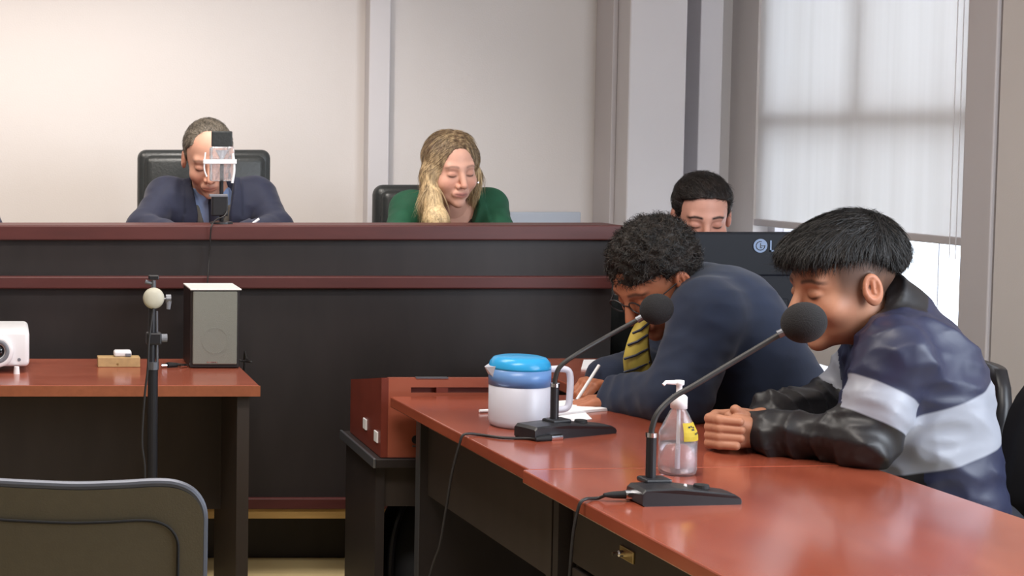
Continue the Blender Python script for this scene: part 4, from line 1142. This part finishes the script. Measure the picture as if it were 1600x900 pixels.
obj('cone', lathe([(.004, 0), (.020, .030), (.019, .030), (.003, 0)], c=P(346, 250, KY), seg=20, close=True), 'white_plastic', kk)
obj('cable', tube([P(355, 330, KY - .03), P(350, 338, KY - .04), P(338, 343, KY - .06), P(331, 352, 4.978), P(329, 366, 4.978), P(327, 400, 4.99), P(325, 430, 4.975), P(324, 450, 4.972), P(325, 500, 4.985), P(325, 600, 4.985)], .0022, 8, 5), 'cable_black', kk)
# ------------------------------------------------------------------ the young man
SK_Y = L3(176, 126, 100)
H = Head(P(1318, 442, 3.45), 94, 13, 0, 1.10)
nb = P(1385, 500, 3.46); ch = P(1442, 600, 3.46); pel = Vector((1.985, 3.47, .565))
def youth_hands(p):
    def q(x, y, Y): return P(x, y, Y)
    d = cap(p, q(1192, 676, 3.415), q(1150, 662, 3.405), .026, .020)
    d = smin(d, cap(p, q(1192, 680, 3.415), q(1150, 688, 3.405), .025, .017), .012)
    d = smin(d, cap(p, q(1192, 656, 3.50), q(1148, 666, 3.475), .027, .024), .004)
    d = smin(d, cap(p, q(1150, 690, 3.47), q(1140, 660, 3.47), .022, .022), .006)
    for i, (y, l) in enumerate(((655, 1156), (668, 1158), (681, 1157), (693, 1150))):
        f = chain(p, [q(1142, y - 7, 3.47), q(1119, y - 6, 3.46), q(1110, y - 1, 3.43), q(1124, y + 1, 3.398), q(l, y + 4, 3.378)],
                  [.0125, .0118, .0115, .0105, .0088], .004)
        d = smin(d, f, .0025)
    th = chain(p, [q(1180, 668, 3.43), q(1164, 652, 3.425), q(1149, 640, 3.42)], [.016, .0125, .0105], .005)
    d = smin(d, th, .004)
    th = chain(p, [q(1172, 650, 3.47), q(1152, 645, 3.45), q(1140, 650, 3.43)], [.015, .012, .0105], .005)
    d = smin(d, th, .003)
    return d
c0 = P(1150, 670, 3.43)
def youth_zone(V, sh, el, wr, pel, ch, torso, arm):
    dt = torso(V, 0); da = [arm(V, i, 0) for i in (0, 1)]
    C = np.zeros((len(V), 3))
    tt = tparam(V, pel, (sh[0] + sh[1]) * .5)
    n = .010 * waves(V, 20, 5)
    band_t = .150 - np.abs(tt - .66 + n * .5)           # in units of spine length
    black_t = np.where(V[:, 0] < (pel.x + (tt) * (nbx - pel.x)) - .075, .02, -.02)
    black_t = np.where(tt < .80, black_t, -.02)
    ta = [tparam(V, sh[i], el[i]) for i in (0, 1)]
    fa = [tparam(V, el[i], wr[i]) for i in (0, 1)]
    R = band_t * .5; G = black_t
    for i in (0, 1):
        m = da[i] < dt - .004
        R = np.where(m, np.where(fa[i] > .12, -.02, (.19 - np.abs(ta[i] - .56 + n)) * .3), R)
        G = np.where(m, (ta[i] - .70) * .4, G)
    cb = Vector(tuple(H.w((0, -.050, -.048)))); ca = nb_y + Vector((.012, 0, -.015))
    cd_ = cap(V, ca, cb, .086, .078); G = np.where((cd_ < .012) & (((V - A(ca)) @ A((cb - ca).normalized())) > .02), .02, G)
    C[:, 0] = .5 + R; C[:, 1] = .5 + G
    return C
nbx = nb.x; nb_y = nb.copy()
def youth_collar(p, d):
    a = nb + Vector((.012, 0, -.015)); b = Vector(tuple(H.w((0, -.050, -.048))))
    c = cap(p, a, b, .086, .078)
    c = smax(c, (p - A(b)) @ A(((b - a).normalized() + Vector((-.45, 0, 0))).normalized()) - .0, .006)
    return smin(d, c, .015)
def youth_cut(p, d):
    b = Vector(tuple(H.w((0, -.02, -.07)))); a = nb
    return smax(d, -cap(p, a + (b - a) * .3, b + (b - a) * .5, .060, .068), .006)
yl, yh = c0 - Vector((.09, .10, .08)), c0 + Vector((.09, .10, .08))
seated('person', 'young man in a navy track jacket with a pale band, hands clasped on the table', dict(
    head=H, face=dict(skin=SK_Y, fade=1, nose=1.05, brow=L3(30, 22, 20), fat=.003), neck=nb, chest=ch, pelvis=pel, floor=0, fwd=(-1, 0, 0), hh=.0025,
    sh=[P(1402, 560, 3.285), P(1385, 545, 3.64)], el=[P(1340, 690, 3.27), P(1292, 640, 3.68)], wr=[P(1190, 678, 3.415), P(1188, 657, 3.50)],
    torso_r=.118, arm_r=.054, elr=.95, wrr=.75, ringy=1.6, puffy=1.0, pf=34, gar=.010, fold=.012, gh=.0055, garment='track_jacket', gmat='track_jacket', zone=youth_zone, collar=youth_collar, cut=youth_cut, sleeve=.93,
    hair=('undercut', (L3(14, 13, 14), L3(46, 42, 40)), 2, None), hair_h=.003,
    hands=[(youth_hands, yl, yh)], neck_r=.056))

# ------------------------------------------------------------------ the man writing
SK_M = L3(172, 112, 84)
HM = Head(P(1024, 436, 4.0), 108, 38, 0, 1.08)
nb = P(1088, 462, 4.04); ch = P(1146, 512, 4.05); pel = Vector((2.0, 4.05, .565))
wR = P(951, 592, 4.13); wL = P(968, 624, 3.97)
def hR(p): return smin(hand_sdf(p, wR + Vector((.01, 0, 0)), (-.90, -.32, -.12), (-.15, .0, -1), (0, -1, .2), curl=42, s=.95, tcurl=25), cap(p, wR + Vector((.05, .02, 0)), wR, .030, .026), .01)
def hL(p): return smin(hand_sdf(p, wL + Vector((.01, 0, 0)), (-.95, .25, -.10), (0, 0, -1), (0, 1, 0), curl=14, s=.95, tcurl=10), cap(p, wL + Vector((.05, -.02, 0)), wL, .030, .026), .01)
def bb(c, m): return (c - Vector((m + .08, m, m * .7)), c + Vector((m * .7, m, m * .7)))
def man_collar(p, d):
    b = Vector(tuple(HM.w((0, -.05, -.085)))); a = nb
    c = cap(p, a, a + (b - a) * .8, .075, .062)
    return smin(d, c, .02)
def man_cut(p, d):
    b = Vector(tuple(HM.w((0, -.02, -.07)))); a = nb
    d = smax(d, -cap(p, a + (b - a) * .2, b + (b - a) * .4, .050, .060), .006)
    return d
man = seated('person', 'man in a navy jacket bent over the table writing, glasses and yellow tie', dict(
    head=HM, face=dict(skin=SK_M, fat=.004, brow=L3(30, 24, 22), stubble=.35), neck=nb, chest=ch, pelvis=pel, floor=0, fwd=(-1, 0, 0), hh=.003,
    sh=[P(1108, 492, 3.85), P(1080, 482, 4.24)], el=[P(1058, 622, 3.80), P(1040, 580, 4.28)], wr=[wL, wR],
    torso_r=.128, arm_r=.062, elr=1.0, wrr=.80, ringy=.7, gar=.010, fold=.006, gh=.0065, garment='jacket', gmat='sweater_navy', collar=man_collar, cut=man_cut, sleeve=.97,
    hair=('curly', (L3(13, 11, 11), L3(58, 50, 45)), 6, None), hands=[(hR, *bb(wR, .12)), (hL, *bb(wL, .12))]))
# glasses
gs = bmesh.new()
def HW(H_, *q): return Vector(tuple(H_.w(q)))
for sx in (-1, 1):
    pts = [HW(HM, sx * (.032 + .022 * math.cos(a)), .096, -.002 + .016 * math.sin(a)) for a in [2 * PI * k / 20 for k in range(21)]]
    add_tube(gs, pts, .0018, 6, cap=False)
    add_tube(gs, [HW(HM, sx * .054, .095, .003), HW(HM, sx * .074, .060, .004), HW(HM, sx * .080, .0, .003)], .0016, 6)
add_tube(gs, [HW(HM, -.010, .097, .002), HW(HM, .010, .097, .002)], .0016, 6)
obj('glasses_frame', gs, 'black_plastic', man)
# yellow tie hanging forward
tq = [P(1008, 500, 3.97), P(1000, 525, 3.97), P(997, 560, 3.98), P(1002, 590, 4.0)]
bm = bmesh.new(); ws = [.018, .026, .036, .040]
L_ = [];
for k, (q, w) in enumerate(zip(smooth_path(tq, 5), np.interp(np.linspace(0, 3, 16), range(4), ws))):
    L_.append([bm.verts.new(q + Vector(o_)) for o_ in ((-w, .0, 0), (-w * .3, -.010, 0), (w * .6, -.006, 0), (w, .012, 0), (0, .008, 0))])
for a, b in zip(L_, L_[1:]):
    for k in range(5): bm.faces.new((a[k], a[(k + 1) % 5], b[(k + 1) % 5], b[k]))
bm.faces.new(L_[0]); bm.faces.new(L_[-1][::-1])
ty = obj('tie', bm, 'tie_yellow', man, smooth=True)
bm = bmesh.new()
for k in range(1, 15, 3):
    q = L_[k]
bm = bmesh.new(); sp_ = smooth_path(tq, 5)
for k in (3, 6, 9, 12):
    q = sp_[k]; w = float(np.interp(k / 5, range(4), ws))
    add_tube(bm, [q + Vector((-w * 1.0, -.001, -.012)), q + Vector((-w * .3, -.011, -.002)), q + Vector((w * .6, -.007, .014))], .0032, 6)
obj('tie_stripe', bm, 'tie_dark', ty)

# ------------------------------------------------------------------ suited judge (and a second one past the left frame edge)
def judge(dx, label, hair, skin, main=True):
    D = Vector((dx, 0, 0))
    def J(x, y, Y): return P(x, y, Y) + D
    H = Head(J(325, 246, 5.50), 177, 24, 2, 1.02)
    nb = J(330, 305, 5.60); ch = J(330, 360, 5.66); pel = Vector((nb.x, 5.70, .30 + .57))
    xc = nb.x
    def cut(p, d):
        w = .052 + .18 * np.clip(p[..., 2] - nb.z + .06, 0, .1) - .35 * np.clip(nb.z - .16 - p[..., 2], 0, 1)
        wed = np.maximum(np.abs(p[..., 0] - xc) - w, p[..., 1] - (nb.y - .02))
        return smax(d, -wed, .006)
    def collar(p, d):
        w = .052
        e = np.abs(np.abs(p[..., 0] - xc) - w - .02)
        lap = (e < .022 + .1 * np.clip(nb.z - .02 - p[..., 2], 0, .1)) & (p[..., 1] < nb.y)
        return d - .007 * lap
    r = seated('person', label, dict(head=H, face=dict(skin=skin, stubble=.15, brow_w=.5, brow=L3(70, 55, 48)), neck=nb, chest=ch, pelvis=pel, floor=.30, fwd=(0, -1, 0),
        sh=[J(260, 308, 5.63), J(402, 308, 5.63)], el=[J(222, 356, 5.48), J(432, 356, 5.48)], wr=[J(285, 372, 5.27), J(372, 372, 5.27)],
        knee=[pel + Vector((k * .11, -.44, 0)) for k in (-1, 1)],
        torso_r=.105, arm_r=.051, gar=.008, fold=.004, gh=.006, gmat='suit_navy', cut=cut, collar=collar, hair=(hair, (L3(58, 52, 46), L3(138, 128, 114)), 4, None),
        hands=[(lambda p, w_=w_, s_=s_: hand_sdf(p, w_, (s_, -.6, -.25), (0, 0, -1), (s_, 0, 0), curl=25), w_ - Vector((.13, .14, .09)), w_ + Vector((.13, .07, .07))) for w_, s_ in ((J(285, 372, 5.27), .6), (J(372, 372, 5.27), -.6))]))
    def layer(name, m, e, half, z0, z1, yb=0.03):
        def f(p):
            d = None
            for sg, s_ in ((-1, J(260, 308, 5.63)), (1, J(402, 308, 5.63))):
                hp = pel + Vector((sg * .085, 0, 0)); sp = ch + (s_ - ch) * .45
                c = cap(p, hp, sp, .105 + e, .10 + e); d = c if d is None else smin(d, c, .06)
            d = smin(d, cap(p, ch, nb, .095 + e, .058 + e), .05)
            d = smin(d, cap(p, nb, H.w((0, -.03, -.085)), .060 + e, .058 + e), .02)
            w = half(p) if callable(half) else np.abs(p[..., 0] - xc) - half
            return smax(smax(d, w, .004), np.maximum(np.maximum(p[..., 1] - nb.y - yb, z0 - p[..., 2]), p[..., 2] - z1), .004)
        V, Q = surface(f, nb - Vector((.16, .22, .40)), nb + Vector((.16, .16, .12)), .005)
        return mesh_obj(name, [(V, Q, None)], m, r)
    layer('shirt', 'shirt_blue', -.002, .10, nb.z - .3, nb.z + .028, .10)
    layer('waistcoat', 'vest_grey', .003, lambda p: np.maximum(np.abs(p[..., 0] - xc) - .11, -(np.abs(p[..., 0] - xc) - .012 - .30 * np.clip(p[..., 2] - (nb.z - .15), 0, 1) + .0)), nb.z - .35, nb.z - .03)
    ty0 = nb + Vector((0, -.075, -.015)); ty1 = ch + Vector((0, -.120, .0)); 
    def tf(p):
        d = ell(p, ty0, (.018, .016, .018)); q = p.copy(); q[..., 0] = xc + (p[..., 0] - xc) * .45
        return smin(d, cap(q, ty0 + Vector((0, -.006, -.01)), ty1 + Vector((0, -.006, -.06)), .009, .013), .008)
    V, Q = surface(tf, ty1 - Vector((.06, .05, .12)), ty0 + Vector((.06, .09, .05)), .004)
    mesh_obj('tie', [(V, Q, None)], 'tie_dark', r)
    return r
judge(0, 'grey-haired judge in a navy suit looking down behind the bench', 'short', L3(206, 156, 134))
judge(-.958, 'person in a dark suit past the left frame edge, only a sleeve showing', 'short', L3(190, 140, 115))

# ------------------------------------------------------------------ woman in green
HF = Head(P(704, 263, 5.50), 191, 12, 3, 1.0)
nb = P(706, 328, 5.60); ch = P(702, 378, 5.65); pel = Vector((ch.x, 5.70, .30 + .55)); xw = nb.x
fnb = nb.copy()
def locks(H_):
    l = lambda x, y, Y: tuple(H_.l(P(x, y, Y)))
    return [([l(690, 222, 5.47), l(677, 240, 5.47), l(671, 270, 5.47), l(673, 308, 5.455), l(682, 345, 5.42), l(685, 375, 5.41)], [.016, .020, .023, .029, .036, .03]),
            ([l(680, 240, 5.54), l(674, 280, 5.55), l(675, 330, 5.52)], [.02, .024, .024]),
            ([l(724, 222, 5.49), l(735, 245, 5.51), l(741, 275, 5.54), l(745, 297, 5.56)], [.014, .017, .020, .012]),
            ([l(708, 250, 5.60), l(710, 320, 5.66)], [.055, .04])]
def wcut(p, d):
    w = .030 + .35 * np.clip(p[..., 2] - (fnb.z - .10), 0, .12)
    wed = np.maximum(np.abs(p[..., 0] - xw - .004) - w, p[..., 1] - (fnb.y + .0))
    return smax(d, -wed, .006)
def wcol(p, d):
    e = np.abs(np.abs(p[..., 0] - xw) - .075)
    return d - .006 * ((e < .028) & (p[..., 1] < fnb.y - .01))
wf = seated('person', 'blonde woman in a green blazer looking down behind the bench', dict(
    head=HF, face=dict(skin=L3(214, 164, 144), fat=.005, nose=.9, lip=L3(160, 84, 84), brow_w=.55, brow=L3(86, 62, 50)), neck=nb, chest=ch, pelvis=pel, floor=.30, fwd=(0, -1, 0), neck_r=.048,
    sh=[P(640, 328, 5.64), P(763, 323, 5.64)], el=[P(622, 372, 5.48), P(782, 372, 5.48)], wr=[P(680, 378, 5.25), P(738, 378, 5.25)],
    knee=[pel + Vector((k * .10, -.42, 0)) for k in (-1, 1)], torso_r=.092, arm_r=.048, gar=.008, fold=.004, gh=.006, garment='blazer', gmat='green_cloth', cut=wcut, collar=wcol,
    hair=('long', (L3(92, 70, 52), L3(230, 200, 154)), 3, locks), hair_h=.0035,
    hands=[(lambda p, w_=w_, s_=s_: hand_sdf(p, w_, (s_, -.6, -.25), (0, 0, -1), (s_, 0, 0), curl=25, s=.9), w_ - Vector((.13, .14, .09)), w_ + Vector((.13, .07, .07))) for w_, s_ in ((P(680, 378, 5.25), .6), (P(738, 378, 5.25), -.6))]))
def blouse(p):
    d = cap(p, fnb + Vector((0, 0, -.06)), ch, .075, .095)
    return smax(smax(d, p[..., 1] - fnb.y, .005), p[..., 2] - (fnb.z - .095 + 1.2 * np.abs(p[..., 0] - xw)), .004)
V, Q = surface(blouse, fnb - Vector((.13, .16, .34)), fnb + Vector((.13, .06, .06)), .005)
mesh_obj('blouse', [(V, Q, None)], 'dark_top', wf)
obj('earring', lathe([(0, 0), (.003, .002), (.003, .006), (0, .008)], c=P(747, 287, 5.47), seg=10), 'chrome', wf)

# ------------------------------------------------------------------ clerk behind the monitor
HC = Head(P(1096, 337, 5.10), 168, 18, 0, 1.02)
nb = P(1102, 402, 5.20); ch = P(1104, 460, 5.22); pel = Vector((ch.x, 5.26, .57))
seated('person', 'dark-haired man looking down behind the monitor, only eyes and forehead visible', dict(
    head=HC, face=dict(skin=L3(205, 152, 134), brow=L3(34, 24, 22), brow_w=1.0), neck=nb, chest=ch, pelvis=pel, floor=0, fwd=(0, -1, 0),
    sh=[nb + Vector((-.165, .02, -.04)), nb + Vector((.165, .02, -.04))], el=[Vector((nb.x - .20, 5.05, .82)), Vector((nb.x + .20, 5.05, .82))], wr=[Vector((nb.x - .10, 4.82, .80)), Vector((nb.x + .10, 4.82, .80))],
    torso_r=.095, arm_r=.050, gar=.008, gh=.010, gmat='suit_navy', hair=('neat', (L3(16, 13, 13), L3(48, 38, 34)), 8, None),
    hands=[(lambda p, w_=w_, s_=s_: hand_sdf(p, w_, (s_, -1, -.15), (0, 0, -1), (s_, 0, 0), curl=20), w_ - Vector((.12, .22, .09)), w_ + Vector((.12, .06, .07))) for w_, s_ in ((Vector((nb.x - .10, 4.82, .80)), .4), (Vector((nb.x + .10, 4.82, .80)), -.4))]))
